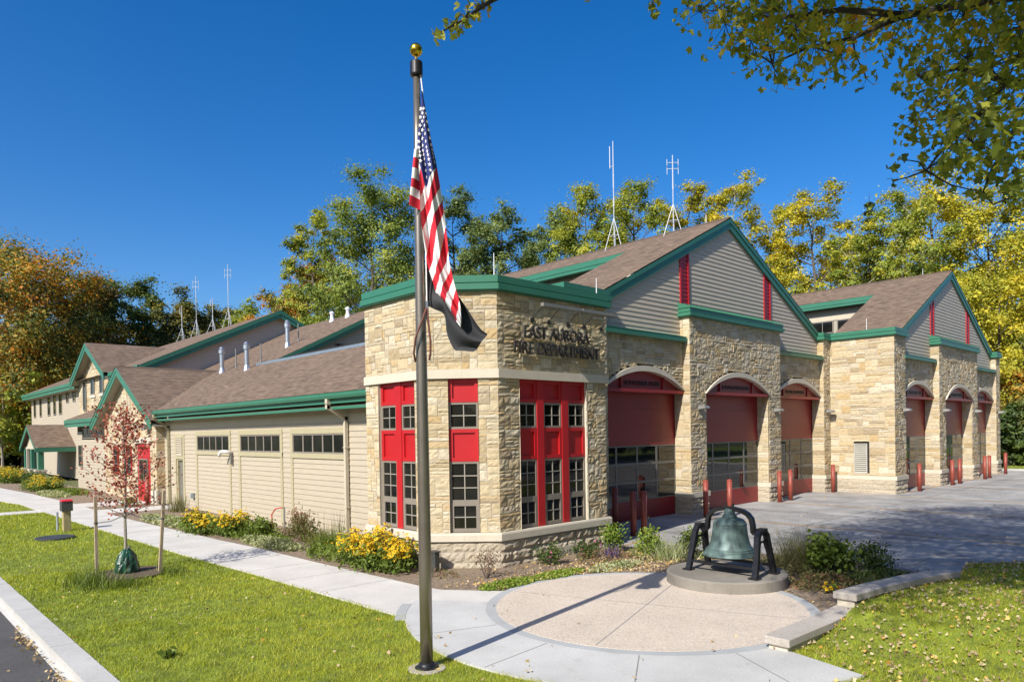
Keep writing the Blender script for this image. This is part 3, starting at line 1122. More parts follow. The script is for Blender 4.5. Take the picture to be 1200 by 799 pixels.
# ---------------------------------------------------------- garage wing
WX = 10.4
WY0, WY1 = 15.2, 34.0
WG = Fr((WX, WY1), (0, -1), (-1, 0))       # s = 34 - Y
ys = lambda y: WY1 - y
EV, EZ = 9.8, 4.15                          # eave line
wins = [(26.6, 29.9), (22.3, 25.55), (18.15, 21.4)]   # Y ranges of the three glazed bays
sd = MB()
holes = []
for y0, y1 in wins:
    holes.append((ys(y1), ys(y0), 2.42, 3.03))
holes.append((ys(32.45), ys(31.6), 0, 2.05))
holes.append((ys(32.4), ys(31.65), 2.2, 2.98))
siding(sd, WG, 0, 3.9, lambda z: (0, WY1 - WY0), .165, holes=holes, proj=.022)
sd.quad = None
sd.build('wing_siding', 'tan_siding', st)
tm = MB(); cr = MB()
for y0, y1 in wins:
    a, b_ = ys(y1) - .16, ys(y0) + .16
    WG.box(tm, a, b_, 3.03, 3.2, -.02, .045)
    WG.box(tm, a, b_, 2.27, 2.42, -.02, .05)
    WG.box(tm, a, a + .16, .05, 3.03, -.02, .04)
    WG.box(tm, b_ - .16, b_, .05, 3.03, -.02, .04)
WG.box(tm, ys(32.62), ys(32.45), 0, 3.1, -.02, .04)
WG.box(tm, ys(31.6), ys(31.43), 0, 3.1, -.02, .04)
WG.box(tm, ys(32.45), ys(31.6), 2.05, 2.2, -.02, .045)
WG.box(tm, ys(32.45), ys(31.6), 2.98, 3.1, -.02, .043)
tm.build('bay_trim', 'olive_trim', st)
WG.box(cr, 0, ys(WY0), 3.36, 3.58, -.02, .032)
cr.build('frieze_board', 'cream_trim', st)
for y0, y1 in wins:
    window(WG, ys(y1), ys(y0), 2.42, 3.03, -.0, 5, 1, fw=.05, frame='bronze_frame', mun='bronze_frame', mw=.07)
louver(WG, ys(32.4), ys(31.65), 2.2, 2.98, 9, .03, 'cream_trim')
dm = MB()
WG.box(dm, ys(32.45), ys(31.6), .02, 2.05, -.14, -.09)
dr = dm.build('side_door', 'door_grey', st)
hm = MB()
WG.box(hm, ys(31.72), ys(31.66), .95, 1.15, -.09, -.06)
WG.box(hm, ys(31.80), ys(31.66), 1.0, 1.03, -.06, -.03)
hm.build('handle', 'galvanised', dr)
df = MB()
WG.box(df, ys(32.45), ys(32.36), .0, 2.05, -.16, .0)
WG.box(df, ys(31.65), ys(31.6), .0, 2.05, -.16, .0)
WG.box(df, ys(32.36), ys(31.65), 1.99, 2.05, -.16, .0)
df.build('door_frame', 'olive_trim', dr)
# soffit, fascia, gutter
gt = MB()
gp = [(EV, 33.35), (EV, WY0 + .02)]
sweep(gt, gp, [(0, EZ - .17), (.10, EZ - .17), (.13, EZ - .1), (.13, EZ - .02), (.15, EZ), (.12, EZ + .0), (.10, EZ - .03), (0, EZ - .03)])
gt.build('gutter', 'green_metal', st)
fs = MB()
fs.box(EV + .0, EV + .04, WY0 + .02, 33.35, EZ - .30, EZ - .03)
fs.build('fascia', 'green_metal', st)
fs = MB()
fs.box(EV + .05, EV + .10, WY0 + .02, 33.35, EZ - .46, EZ - .385)
fs.build('frieze_trim', 'green_metal', st)
sf = MB()
sf.box(EV + .06, WX, WY0, WY1, EZ - .42, EZ - .38)
sf.build('soffit', 'soffit_tan', st)
rr = lambda x: EZ + .5 * (x - EV)
FX, FZ = 14.1, rr(14.1)
RYK = 31.3                                   # rake of the higher roof
RGX = 21.3
ro = MB()
roofquad(ro, [(EV - .03, 33.2, rr(EV - .03)), (EV - .03, WY0, rr(EV - .03)), (FX, WY0, FZ), (FX, RYK, FZ), (FX, 38.4, FZ), (EV + 4.3, 38.4, rr(EV + 4.3))], (0, 1, 0))
roofquad(ro, [(FX, RYK, FZ), (RGX, RYK, rr(RGX)), (RGX, 43.2, rr(RGX)), (FX, 43.2, FZ)], (0, 1, 0))
roofquad(ro, [(RGX, RYK, rr(RGX)), (29, RYK, rr(RGX) - 3.8), (29, 43.2, rr(RGX) - 3.8), (RGX, 43.2, rr(RGX))], (0, 1, 0))
wr = ro.build('roof', 'shingles', st)
fl = MB()
fl.box(FX - .05, FX + .12, WY0, RYK + 1.3, FZ - .02, FZ + .09)
fl.build('ridge_flashing', 'galvanised', wr)
# half gable facing the tower
HG = Fr((0, RYK + .25), (1, 0), (0, -1))
sd = MB()
siding(sd, HG, 6.2, 9.7, lambda z: (max(FX + .1, EV + (z + .15 - EZ) / .5), 22.5), .15, proj=.022)
HG.quad(sd, FX, 24, 4, 6.2, 0)
sd.build('gable_siding', 'tan_siding', st)
window(HG, 17.6, 18.6, 6.9, 7.5, .03, 1, 1)
rk = MB()
for t0, t1, y0 in ((-.03, -.20, RYK - .1), (-.20, -.40, RYK - .06)):
    xa, xb = FX + .15, RGX
    rk.hexa([(xa, y0, rr(xa) + t1), (xb, y0, rr(xb) + t1), (xb, RYK + .3, rr(xb) + t1), (xa, RYK + .3, rr(xa) + t1), (xa, y0, rr(xa) + t0), (xb, y0, rr(xb) + t0), (xb, RYK + .3, rr(xb) + t0), (xa, RYK + .3, rr(xa) + t0)])
rk.build('rake_board', 'green_metal', st)
fr_ = MB()
fr_.box(FX + .1, 24, 14.9, RYK + .2, 5.3, 5.45)
fr_.build('flat_roof', 'mortar', st)
core = MB()
core.box(WX + .1, 24, 15.2, 33.9, 0, 3.9)
core.build('wing_core', 'interior_dark', st)
# downspouts
for y, dx in ((17.95, 0), (33.25, 0)):
    ds = MB()
    ds.box(EV - .10, EV + .02, y - .06, y + .06, EZ - .32, EZ - .05)
    ds.hexa([(EV - .10, y - .05, EZ - .44), (EV, y - .05, EZ - .44), (EV, y + .05, EZ - .44), (EV - .10, y + .05, EZ - .44), (EV - .1, y - .05, EZ - .3), (EV, y - .05, EZ - .3), (EV, y + .05, EZ - .3), (EV - .1, y + .05, EZ - .3)])
    ds.hexa([(EV - .09, y - .05, EZ - .43), (EV - .09, y + .05, EZ - .43), (WX - .06, y + .05, EZ - .78), (WX - .06, y - .05, EZ - .78), (EV - .09, y - .05, EZ - .32), (EV - .09, y + .05, EZ - .32), (WX - .06, y + .05, EZ - .67), (WX - .06, y - .05, EZ - .67)])
    ds.box(WX - .15, WX - .05, y - .05, y + .05, .05, EZ - .66)
    for z in (.9, 2.6):
        ds.box(WX - .16, WX - .02, y - .07, y + .07, z, z + .04)
    ds.build('downspout', 'cream_trim' if y < 20 else 'olive_trim', st)

# ---------------------------------------------------------- entry gable (faces the street)
GX = 10.05
EG = Fr((GX, 43.0), (0, -1), (-1, 0)); ey = lambda y: 43.0 - y
PK, PY = 6.43, 38.35
ex0, ex1 = 33.3, 43.4
epz = lambda y: PK - .52 * abs(y - PY)
dy0, dy1 = 34.9, 36.9
w = MB()
wl0, wl1 = 38.2, 38.75
stones(w, EG, ey(42.6), ey(34.0), .0, 6.1, lambda s, z: z > epz(43.0 - s) - .12 or (dy0 < 43 - s < dy1 and z < 2.75), seed=401, cu=.14, cv=.12, rough=.012, base=.025, wmax=5)
w.face([EG.p(ey(42.6), 0, 0), EG.p(ey(34.0), 0, 0), EG.p(ey(34.0), epz(34.0) - .02, 0), EG.p(ey(PY), PK - .02, 0), EG.p(ey(42.6), epz(42.6) - .02, 0)], 1)
w.build('stone_wall', ['ashlar_stone', 'mortar'], st)
w = MB()
stones(w, Fr((GX, 34.0), (1, 0), (0, -1)), 0, .36, 0, 3.6, None, seed=402, cu=.12, cv=.12, wmin=2, wmax=3, rough=.008, base=.02)
w.build('stone_return', ['ashlar_stone', 'mortar'], st)
tr = MB()
EG.box(tr, ey(37.2), ey(34.6), 2.72, 3.0, -.02, .08)
EG.box(tr, ey(34.75), ey(33.95), .0, .62, -.02, .07)
tr.build('limestone_lintel', 'limestone_trim', st)
ed = MB()
EG.box(ed, ey(36.85), ey(34.95), 0.02, 2.7, -.02, .01)
edo = ed.build('entry_door', 'red_paint', st)
window(EG, ey(36.5), ey(35.2), 1.0, 2.0, .035, 2, 2, parent=edo, name='door_window')
for yy in (40.3, 38.0):
    window(EG, ey(yy + .5), ey(yy - .35), 1.2, 2.6, .055, 1, 3, frame='red_paint')
fc = MB()
xo = 9.55
for sg, ye in ((-1, 33.15), (1, 43.6)):
    for x0, x1, t0, t1 in ((xo, xo + .05, .0, -.2), (xo + .02, xo + .07, -.2, -.42)):
        fc.hexa([(x0, PY, PK + t1), (x1, PY, PK + t1), (x1, ye, epz(ye) + t1), (x0, ye, epz(ye) + t1), (x0, PY, PK + t0), (x1, PY, PK + t0), (x1, ye, epz(ye) + t0), (x0, ye, epz(ye) + t0)])
fc.build('rake_board', 'green_metal', st)
so = MB()
for ye in (33.15, 43.6):
    so.hexa([(xo + .05, PY, PK - .26), (GX + .1, PY, PK - .26), (GX + .1, ye, epz(ye) - .26), (xo + .05, ye, epz(ye) - .26), (xo + .05, PY, PK - .2), (GX + .1, PY, PK - .2), (GX + .1, ye, epz(ye) - .2), (xo + .05, ye, epz(ye) - .2)])
so.build('soffit', 'soffit_tan', st)
ro = MB()
# near slope runs back until it meets the wing roof along the valley
roofquad(ro, [(xo - .02, PY, PK + .03), (xo - .02, 33.1, epz(33.1) + .03), (EV, 33.1, epz(33.1) + .03), (14.6, PY, PK + .03)], (1, 0, 0))
roofquad(ro, [(xo - .02, PY, PK + .03), (16, PY, PK + .03), (16, 43.65, epz(43.65) + .03), (xo - .02, 43.65, epz(43.65) + .03)], (1, 0, 0))
eg = ro.build('roof', 'shingles', st)
rc = MB()
rc.hexa([(xo, PY - .14, PK - .04), (14.5, PY - .14, PK - .04), (14.5, PY + .14, PK - .04), (xo, PY + .14, PK - .04), (xo, PY - .01, PK + .065), (14.5, PY - .01, PK + .065), (14.5, PY + .01, PK + .065), (xo, PY + .01, PK + .065)])
rc.build('ridge_cap', 'shingles', eg)
# low siding block to the left with its lean-to roof
LW = Fr((10.35, 50.3), (0, -1), (-1, 0))
sd = MB()
siding(sd, LW, 0, 3.4, lambda z: (0, 7.9), .16, holes=[(1.2, 4.2, 3.0, 3.7)])
sd.face([(10.35, 50.3, 0), (13, 50.3, 0), (13, 50.3, 4.6), (10.35, 50.3, 3.7)])
sd.build('wing_siding', 'tan_siding', st)
window(LW, .4, 1.3, 1.3, 2.6, .04, 1, 2)
window(LW, 1.5, 6.8, 2.98, 3.62, .03, 5, 1)
lr = MB()
roofquad(lr, [(9.75, 50.6, 4.12), (9.75, 43.0, 4.12), (13.2, 43.0, 5.6), (13.2, 50.6, 5.6)], (0, 1, 0))
lr.build('roof', 'shingles', st)
le = MB()
le.box(9.70, 9.78, 43.6, 50.62, 3.9, 4.11)
le.box(9.76, 9.84, 43.6, 50.6, 3.68, 3.9)
le.hexa([(9.72, 50.58, 3.8), (13.2, 50.58, 5.3), (13.2, 50.66, 5.3), (9.72, 50.66, 3.8), (9.72, 50.58, 4.1), (13.2, 50.58, 5.58), (13.2, 50.66, 5.58), (9.72, 50.66, 4.1)])
le.build('fascia', 'green_metal', st)

# ---------------------------------------------------------- two storey block
SX, SE, SZ = 12.5, 11.9, 7.05
AX, AZ = 20.0, 10.85
sl2 = (AZ - SZ) / (AX - SE)
Y2A, Y2B = 43.0, 79.0
sz = lambda x: SZ + sl2 * (x - SE)
TW = Fr((SX, Y2B - .6), (0, -1), (-1, 0)); ty_ = lambda y: Y2B - .6 - y
sd = MB()
ws2 = [(76.2, 77.2), (73.6, 74.5), (70.0, 71.1), (67.8, 68.8), (65.6, 66.7)]
up2 = [(63.2, 64.1), (61.0, 61.9), (59.0, 59.8)]
holes = [(ty_(b_), ty_(a), 4.95, 6.6) for a, b_ in ws2] + [(ty_(b_), ty_(a), 5.75, 6.6) for a, b_ in up2]
siding(sd, TW, 0, 6.75, lambda z: (0, ty_(58.2)), .17, holes=holes)
sd.build('upper_siding', 'tan_siding', st)
for a, b_ in ws2: window(TW, ty_(b_), ty_(a), 4.95, 6.6, .02, 1, 1, fw=.09)
for a, b_ in up2: window(TW, ty_(b_), ty_(a), 5.75, 6.6, .02, 1, 1, fw=.09)
w = MB()
BW = Fr((SX - .35, 58.2), (0, -1), (-1, 0)); by = lambda y: 58.2 - y
CPY, CPZ = 53.7, 9.3
cz = lambda y: CPZ - .5 * abs(y - CPY)
stones(w, BW, 0, 9.6, 3.5, 9.0, lambda s, z: z > cz(58.2 - s) - .15, seed=501, cu=.16, cv=.14, rough=.012, base=.025)
w.face([BW.p(0, 3, 0), BW.p(9.6, 3, 0), BW.p(9.6, cz(48.6), 0), BW.p(by(CPY), CPZ - .05, 0), BW.p(0, cz(58.2), 0)], 1)
w.build('stone_wall', ['ashlar_stone', 'mortar'], st)
for a in (56.4, 54.2, 51.9):
    window(BW, by(a + .45), by(a - .45), 4.9 if a > 56 else 5.9, 7.0, .06, 1, 1, fw=.08)
lt = MB()
for a in (54.2, 51.9):
    BW.box(lt, by(a + .7), by(a - .7), 7.0, 7.15, 0, .08)
    BW.box(lt, by(a + .7), by(a - .7), 5.72, 5.9, 0, .09)
lt.build('limestone_lintel', 'limestone_trim', st)
fc = MB()
cxo = 11.55
for ye in (49.2, 58.3):
    for x0, x1, t0, t1 in ((cxo, cxo + .06, .0, -.24), (cxo + .03, cxo + .09, -.24, -.5)):
        fc.hexa([(x0, CPY, CPZ + t1), (x1, CPY, CPZ + t1), (x1, ye, cz(ye) + t1), (x0, ye, cz(ye) + t1), (x0, CPY, CPZ + t0), (x1, CPY, CPZ + t0), (x1, ye, cz(ye) + t0), (x0, ye, cz(ye) + t0)])
for ya, yb in ((43.0, 49.3), (58.2, Y2B)):
    fc.box(SE - .1, SE - .02, ya, yb, SZ - .26, SZ - .02)
    fc.box(SE - .04, SE + .04, ya, yb, SZ - .5, SZ - .26)
fc.build('fascia', 'green_metal', st)
so = MB()
so.box(SE, SX + .1, 58.2, Y2B, SZ - .5, SZ - .45)
so.box(SE, SX + .1, 43.0, 49.2, SZ - .5, SZ - .45)
for ye in (49.2, 58.3):
    so.hexa([(cxo + .05, CPY, CPZ - .32), (SX, CPY, CPZ - .32), (SX, ye, cz(ye) - .32), (cxo + .05, ye, cz(ye) - .32), (cxo + .05, CPY, CPZ - .26), (SX, CPY, CPZ - .26), (SX, ye, cz(ye) - .26), (cxo + .05, ye, cz(ye) - .26)])
so.build('soffit', 'soffit_tan', st)
ro = MB()
roofquad(ro, [(SE - .1, Y2B + .3, sz(SE - .1)), (SE - .1, Y2A - .4, sz(SE - .1)), (AX, Y2A - .4, AZ), (AX, Y2B + .3, AZ)], (0, 1, 0))
roofquad(ro, [(AX, Y2A - .4, AZ), (28, Y2A - .4, SZ), (28, Y2B + .3, SZ), (AX, Y2B + .3, AZ)], (0, 1, 0))
roofquad(ro, [(cxo - .02, CPY, CPZ + .03), (cxo - .02, 49.15, cz(49.15) + .03), (12.0, 49.15, cz(49.15) + .03), (SE + (CPZ - SZ) / sl2, CPY, CPZ + .03)], (1, 0, 0))
roofquad(ro, [(cxo - .02, CPY, CPZ + .03), (SE + (CPZ - SZ) / sl2, CPY, CPZ + .03), (12.0, 58.35, cz(58.35) + .03), (cxo - .02, 58.35, cz(58.35) + .03)], (1, 0, 0))
ro.build('roof', 'shingles', st)
GE = Fr((0, Y2A), (1, 0), (0, -1))
sd = MB()
siding(sd, GE, 4.5, AZ - .3, lambda z: (max(SX, SE + (z + .3 - SZ) / sl2), min(27.5, 28 - (z + .3 - SZ) / sl2)), .16)
sd.build('gable_siding', 'grey_tan_siding', st)
rk = MB()
for x2, z2 in ((SE - .1, sz(SE - .1)), (28.1, sz(SE - .1))):
    for t0, t1, y0 in ((-.02, -.24, Y2A - .46), (-.24, -.5, Y2A - .42)):
        rk.hexa([(AX, y0, AZ + t1), (AX, y0 + .06, AZ + t1), (x2, y0 + .06, z2 + t1), (x2, y0, z2 + t1), (AX, y0, AZ + t0), (AX, y0 + .06, AZ + t0), (x2, y0 + .06, z2 + t0), (x2, y0, z2 + t0)])
rk.build('rake_board', 'green_metal', st)
core = MB()
core.box(SX + .05, 27.5, Y2A + .1, Y2B - .6, 0, 6.6)
core.build('block_core', 'tan_siding', st)
core = MB()
core.box(GX + .1, 13, 34.0, 43.0, 0, 3.6)
core.build('entry_core', 'tan_siding', st)

# ---------------------------------------------------------- porch
PX, PYc = 9.9, 64.4
pz = lambda y: 4.06 - .53 * abs(y - PYc)
ro = MB()
roofquad(ro, [(PX - .02, PYc, 4.09), (PX - .02, 61.2, pz(61.2) + .03), (12.5, 61.2, pz(61.2) + .03), (12.5, PYc, 4.09)], (1, 0, 0))
roofquad(ro, [(PX - .02, PYc, 4.09), (12.5, PYc, 4.09), (12.5, 67.6, pz(67.6) + .03), (PX - .02, 67.6, pz(67.6) + .03)], (1, 0, 0))
ro.build('porch_roof', 'shingles', st)
fc = MB()
for ye in (61.2, 67.6):
    fc.hexa([(PX, PYc, 4.06 - .3), (PX + .06, PYc, 4.06 - .3), (PX + .06, ye, pz(ye) - .3), (PX, ye, pz(ye) - .3), (PX, PYc, 4.06), (PX + .06, PYc, 4.06), (PX + .06, ye, pz(ye)), (PX, ye, pz(ye))])
    fc.box(PX, 12.5, ye - .04, ye + .04, pz(ye) - .32, pz(ye) - .0)
fc.build('porch_fascia', 'green_metal', st)
pw = MB()
pw.face([(10.25, 61.6, 2.3), (10.25, 67.2, 2.3), (10.25, PYc, 3.8)])
pw.box(10.2, 12.5, 61.5, 67.3, 2.25, 2.4)
pw.build('porch_gable', 'cream_trim', st)
for y in (61.75, 64.4, 67.0):
    pc = MB()
    pc.box(10.15, 10.5, y - .22, y + .22, .75, 2.25)
    pc.build('porch_column', 'green_metal', st)
    pb = MB()
    pb.box(10.0, 10.62, y - .36, y + .36, .0, .62)
    pb.box(9.95, 10.67, y - .42, y + .42, .62, .75)
    pb.build('column_pedestal', 'limestone_trim', st)
pn = MB()
pn.box(10.35, 10.4, 62.0, 66.8, .75, 2.25)
pn.build('porch_glazing', 'window_glass', st)
for y in (62.3, 66.5):
    pg = MB()
    pg.box(10.2, 10.44, y - .1, y + .1, .75, 2.25)
    pg.build('porch_post', 'cream_trim', st)

# ---------------------------------------------------------- sign and its light bar
sg = empty('wall_sign', (12.3, 11.56, 4.78))
tag(sg, 'two rows of dark raised letters EAST AURORA FIRE DEPARTMENT high on the stone corner tower', 'sign')
letters('lettering', 'EAST AURORA', .40, 2.22, (12.27, 11.50, 5.12), (1, 0, 0), (0, -1, 0), 'dark_bronze', sg, .022)
letters('lettering', 'FIRE DEPARTMENT', .40, 2.92, (12.30, 11.50, 4.75), (1, 0, 0), (0, -1, 0), 'dark_bronze', sg, .022)
so = MB()
for i in range(9):
    for z in (5.2, 4.83):
        so.tube([(11.05 + i * .3, 11.58, z), (11.05 + i * .3, 11.5, z)], .008, 5)
so.build('standoff', 'dark_bronze', sg)
lb = empty('sign_light_bar', (12.65, 11.6, 5.85))
tag(lb, 'long grey light bar on thin arms above the raised wall lettering', 'light fixture')
for x0, x1 in ((11.42, 12.72), (12.76, 14.02)):
    b_ = MB()
    b_.box(x0, x1, 11.12, 11.22, 5.80, 5.88)
    b_.box(x0 + .03, x1 - .03, 11.14, 11.2, 5.79, 5.80)
    b_.build('lamp_housing', 'lamp_grey', lb)
for x in (11.5, 12.05, 12.72, 13.3, 13.95):
    b_ = MB()
    b_.tube([(x, 11.6, 5.55), (x, 11.3, 5.78), (x, 11.2, 5.84)], .013, 6)
    b_.box(x - .05, x + .05, 11.57, 11.6, 5.5, 5.6)
    b_.build('arm', 'dark_bronze', lb)
cs = MB()
T3.box(cs, 1.66, 2.3, -.04, .25, .03, .10)
cso = cs.build('cornerstone', 'limestone_trim', st)
letters('lettering', '2015', .17, .42, (CC + 1.98, TY - .102, .04), (1, 0, 0), (0, -1, 0), 'lamp_grey', cso, .006)

# ---------------------------------------------------------- wall lamps
def wall_lamp():
    root = empty('wall_lamp', (0, 0, 0), world=False)
    b_ = MB()
    b_.box(-.09, .09, -.03, .0, -.12, .12)
    b_.build('mount', 'lamp_grey', root)
    h = MB()
    h.hexa([(-.16, -.32, -.02), (.16, -.32, -.02), (.16, -.02, -.06), (-.16, -.02, -.06), (-.14, -.27, .06), (.14, -.27, .06), (.14, -.03, .09), (-.14, -.03, .09)])
    h.build('housing', 'lamp_grey', root)
    l_ = MB()
    l_.hexa([(-.12, -.29, -.034), (.12, -.29, -.034), (.12, -.06, -.068), (-.12, -.06, -.068), (-.12, -.29, -.022), (.12, -.29, -.022), (.12, -.06, -.056), (-.12, -.06, -.056)])
    l_.build('lens', 'utility_grey', root)
    return root


def dup(root, loc, rot=None, scale=None, label=None):
    r_ = root.copy()
    COL.objects.link(r_)
    r_.location = tuple(float(v) for v in loc)
    if rot is not None: r_.rotation_euler = (0, 0, rot)
    if scale is not None: r_.scale = (scale,) * 3
    if label: r_['label'] = label
    for ch in list(root.children):
        c_ = ch.copy()
        COL.objects.link(c_)
        c_.parent = r_
        for g_ in list(ch.children):
            d_ = g_.copy()
            COL.objects.link(d_)
            d_.parent = c_
    return r_


lampspots = [
    (LC - 2.75, LY - .03, 3.72, 'grey wall lamp on the stone pier nearest the tower'),
    (LC + 2.8, LY - .03, 3.67, 'grey wall lamp on the pier between the second and third bay doors'),
    (LC + 8.0, LY + .07, 3.67, 'grey wall lamp on the end pier in the inner corner by the louvered stone wall'),
    (RC - 8.0, RY + .07, 3.65, 'grey wall lamp on the outer corner pier just right of the louvered stone wall'),
    (RC - 2.75, RY - .03, 3.67, 'grey wall lamp between the first two doors of the farther bay block'),
    (RC + 2.8, RY - .03, 3.67, 'grey wall lamp between the last two doors of the farther bay block'),
    (RC + 8.1, RY + .07, 3.65, 'grey wall lamp on the last pier at the far end of the station')]
wl0_ = wall_lamp()
for i, (x, y, z, lab) in enumerate(lampspots):
    o = wl0_ if i == 0 else dup(wl0_, (x, y, z))
    o.location = (x, y, z)
    assert len(lab.split()) <= 16, lab
    tag(o, lab, 'wall lamp', 'lamps on the stone piers')

# lamp over the entry door, meter box, pipes
o = empty('door_lamp', (GX, 34.9, 3.4))
tag(o, 'grey box lamp on the stone gable above the red entry door', 'wall lamp')
b_ = MB(); b_.box(GX - .3, GX - .02, 34.7, 35.2, 3.35, 3.58); b_.build('housing', 'lamp_grey', o)
b_ = MB(); b_.box(GX - .06, GX - .0, 34.8, 35.1, 3.25, 3.4); b_.build('mount', 'lamp_grey', o)
o = empty('vent_pipe', (10.3, 26.3, 2.1))
tag(o, 'white elbow vent pipe on a dark stub sticking out of the tan siding wall', 'vent pipe')
b_ = MB(); b_.tube([(10.34, 26.3, 2.38), (10.16, 26.3, 2.42), (10.10, 26.36, 2.43), (10.06, 26.55, 2.42), (10.05, 26.68, 2.34), (10.05, 26.72, 2.24)], .06, 10); b_.build('elbow', 'white_pvc', o, True)
b_ = MB(); b_.box(10.29, 10.37, 26.22, 26.36, 1.95, 2.36); b_.build('stub', 'door_grey', o)
o = empty('outlet_box', (10.36, 30.4, .55))
tag(o, 'small grey outlet box low on the tan siding beside the side door', 'outlet box')
b_ = MB(); b_.box(10.28, 10.37, 30.3, 30.5, .45, .68); b_.build('housing', 'utility_grey', o)
b_ = MB(); b_.box(10.24, 10.28, 30.33, 30.47, .5, .66); b_.build('cover', 'utility_grey', o)

# ================================================================== THE GROUND
PC = (9.82, 7.23)        # centre of the round plaza


def arc(rad, a0, a1, n=40, c=PC):
    return [(c[0] + rad * math.cos(R(a0 + (a1 - a0) * i / n)), c[1] + rad * math.sin(R(a0 + (a1 - a0) * i / n))) for i in range(n + 1)]


def lawn_h(x, y):
    ss = lambda t: np.clip(t, 0, 1) ** 2 * (3 - 2 * np.clip(t, 0, 1))
    return .29 * ss((x - 9.6) / 1.9) * ss((19.5 - x) / 5.0) * ss((y + .5) / 3.2)


gm = MB(); gm.face([(-400, -400, -.16), (400, -400, -.16), (400, 400, -.16), (-400, 400, -.16)]); struct('ground', gm, 'far_ground')
gm = MB(); gm.face([(-6, -60, -.12), (2.2, -60, -.12), (2.2, 150, -.12), (-6, 150, -.12)]); struct('road', gm, 'asphalt')
gm = MB()
y = -30.0
while y < 120:
    gm.box(2.07, 2.385, y + .006, y + 2.994, -.14, .015); y += 3.0
gm.hexa([(2.0, -30, -.13), (2.08, -30, -.13), (2.08, 120, -.13), (2.0, 120, -.13), (1.98, -30, -.117), (2.08, -30, -.09), (2.08, 120, -.09), (1.98, 120, -.117)])
struct('kerb', gm, 'kerb_concrete')

lawnA = [(2.385, -30), (30, -30), (30, -3), (22, 1.4), (18, 3.4), (16.2, 4.1), (14.2, 3.75), (13.1, 4.0), (12.0, 4.2), (11.2, 4.31), (9.2, 4.33)] + [(9.15, 4.72), (8.78, 3.25)] + arc(4.03, 254, 140, 40) + [(6.55, 9.9), (6.34, 14.9), (6.15, 18.6), (6.02, 24), (5.88, 29.6), (5.80, 34.2), (2.385, 34.4)]
lawnB = [(2.385, 35.7), (5.75, 35.5), (5.75, 39.5), (5.3, 42.5), (5.1, 60), (4.8, 95), (2.385, 95)]
lawnC = [(53.5, -30), (120, -30), (120, 60), (53.5, 60)]


def sheet(name, poly, z, mat, thick=.08):
    gm = MB(); gm.prism(poly, z - thick, z)
    return struct(name, gm, mat)


sheet('lawn', lawnA, .0, 'lawn_soil')
gm = MB()
gx = np.linspace(9.6, 19.4, 50); gy = np.linspace(-.5, 4.35, 26)
edge_y = lambda x: np.interp(x, [9.2, 11.2, 12.0, 13.1, 14.2, 16.2, 18, 19.4], [4.33, 4.31, 4.2, 4.0, 3.75, 4.1, 3.4, 2.9])
for i in range(49):
    for j in range(25):
        q = []
        for a, b_ in ((i, j), (i + 1, j), (i + 1, j + 1), (i, j + 1)):
            x_ = gx[a]; e_ = edge_y(x_); y_ = -.5 + (e_ + .5) * b_ / 25
            q.append((x_, y_, .004 + float(lawn_h(x_, y_))))
        gm.face(q)
struct('lawn', gm, 'lawn_soil')
sheet('lawn', lawnB, .0, 'lawn_soil')
sheet('lawn', lawnC, .03, 'lawn_soil')
walk_l = [(6.50, 9.9), (6.34, 14.9), (6.15, 18.6), (6.02, 24), (5.88, 29.6), (5.80, 34.2), (5.75, 39.5), (5.3, 42.5), (5.1, 60), (4.8, 95)]
walk_r = [(8.15, 10.77), (8.07, 11.34), (7.92, 15.28), (7.87, 18.53), (7.74, 20.5), (7.62, 23.9), (7.47, 27.7), (7.45, 31.0), (7.5, 38), (7.3, 46), (6.9, 53), (6.6, 60), (6.3, 95)]
sheet('sidewalk', [(6.75, 9.2), (6.52, 9.75)] + walk_l + walk_r[::-1] + [(8.95, 9.72), (8.3, 9.2)], .022, 'walk_concrete')
sheet('sidewalk', [(2.385, 34.4), (5.80, 34.2), (5.75, 35.5), (2.385, 35.7)], .0215, 'walk_concrete')
sheet('sidewalk', [(7.45, 31.6), (10.4, 31.3), (10.4, 33.0), (7.46, 33.4)], .0205, 'walk_concrete')
sheet('sidewalk', [(7.48, 35.2), (10.0, 34.9), (10.0, 37.3), (7.5, 37.4)], .0205, 'walk_concrete')
sheet('sidewalk', [(7.0, 61.5), (10.5, 61.5), (10.5, 66.5), (6.5, 66.5)], .0205, 'walk_concrete')
sheet('plaza_walk', arc(4.06, 255, 128, 50) + arc(2.60, 128, 255, 40), .026, 'plaza_concrete')
sheet('plaza_edge', arc(4.22, 146, 132, 12) + arc(4.055, 132, 146, 12), .03, 'ring_concrete')
sheet('plaza_border', arc(2.74, 0, 357, 90) , .0285, 'ring_concrete')
sheet('plaza', arc(2.56, 0, 357, 90), .034, 'aggregate')
jn = MB()
for i in range(1, 60):
    yy = 10.8 + i * 1.52
    def xat(pl, yq):
        for (xa, ya), (xb, yb) in zip(pl[:-1], pl[1:]):
            if ya <= yq <= yb: return xa + (xb - xa) * (yq - ya) / (yb - ya)
        return None
    a, b_ = xat(walk_l, yy), xat(walk_r, yy)
    if a is None or b_ is None: continue
    jn.box(a + .01, b_ - .01, yy - .008, yy + .008, .01, .0235)
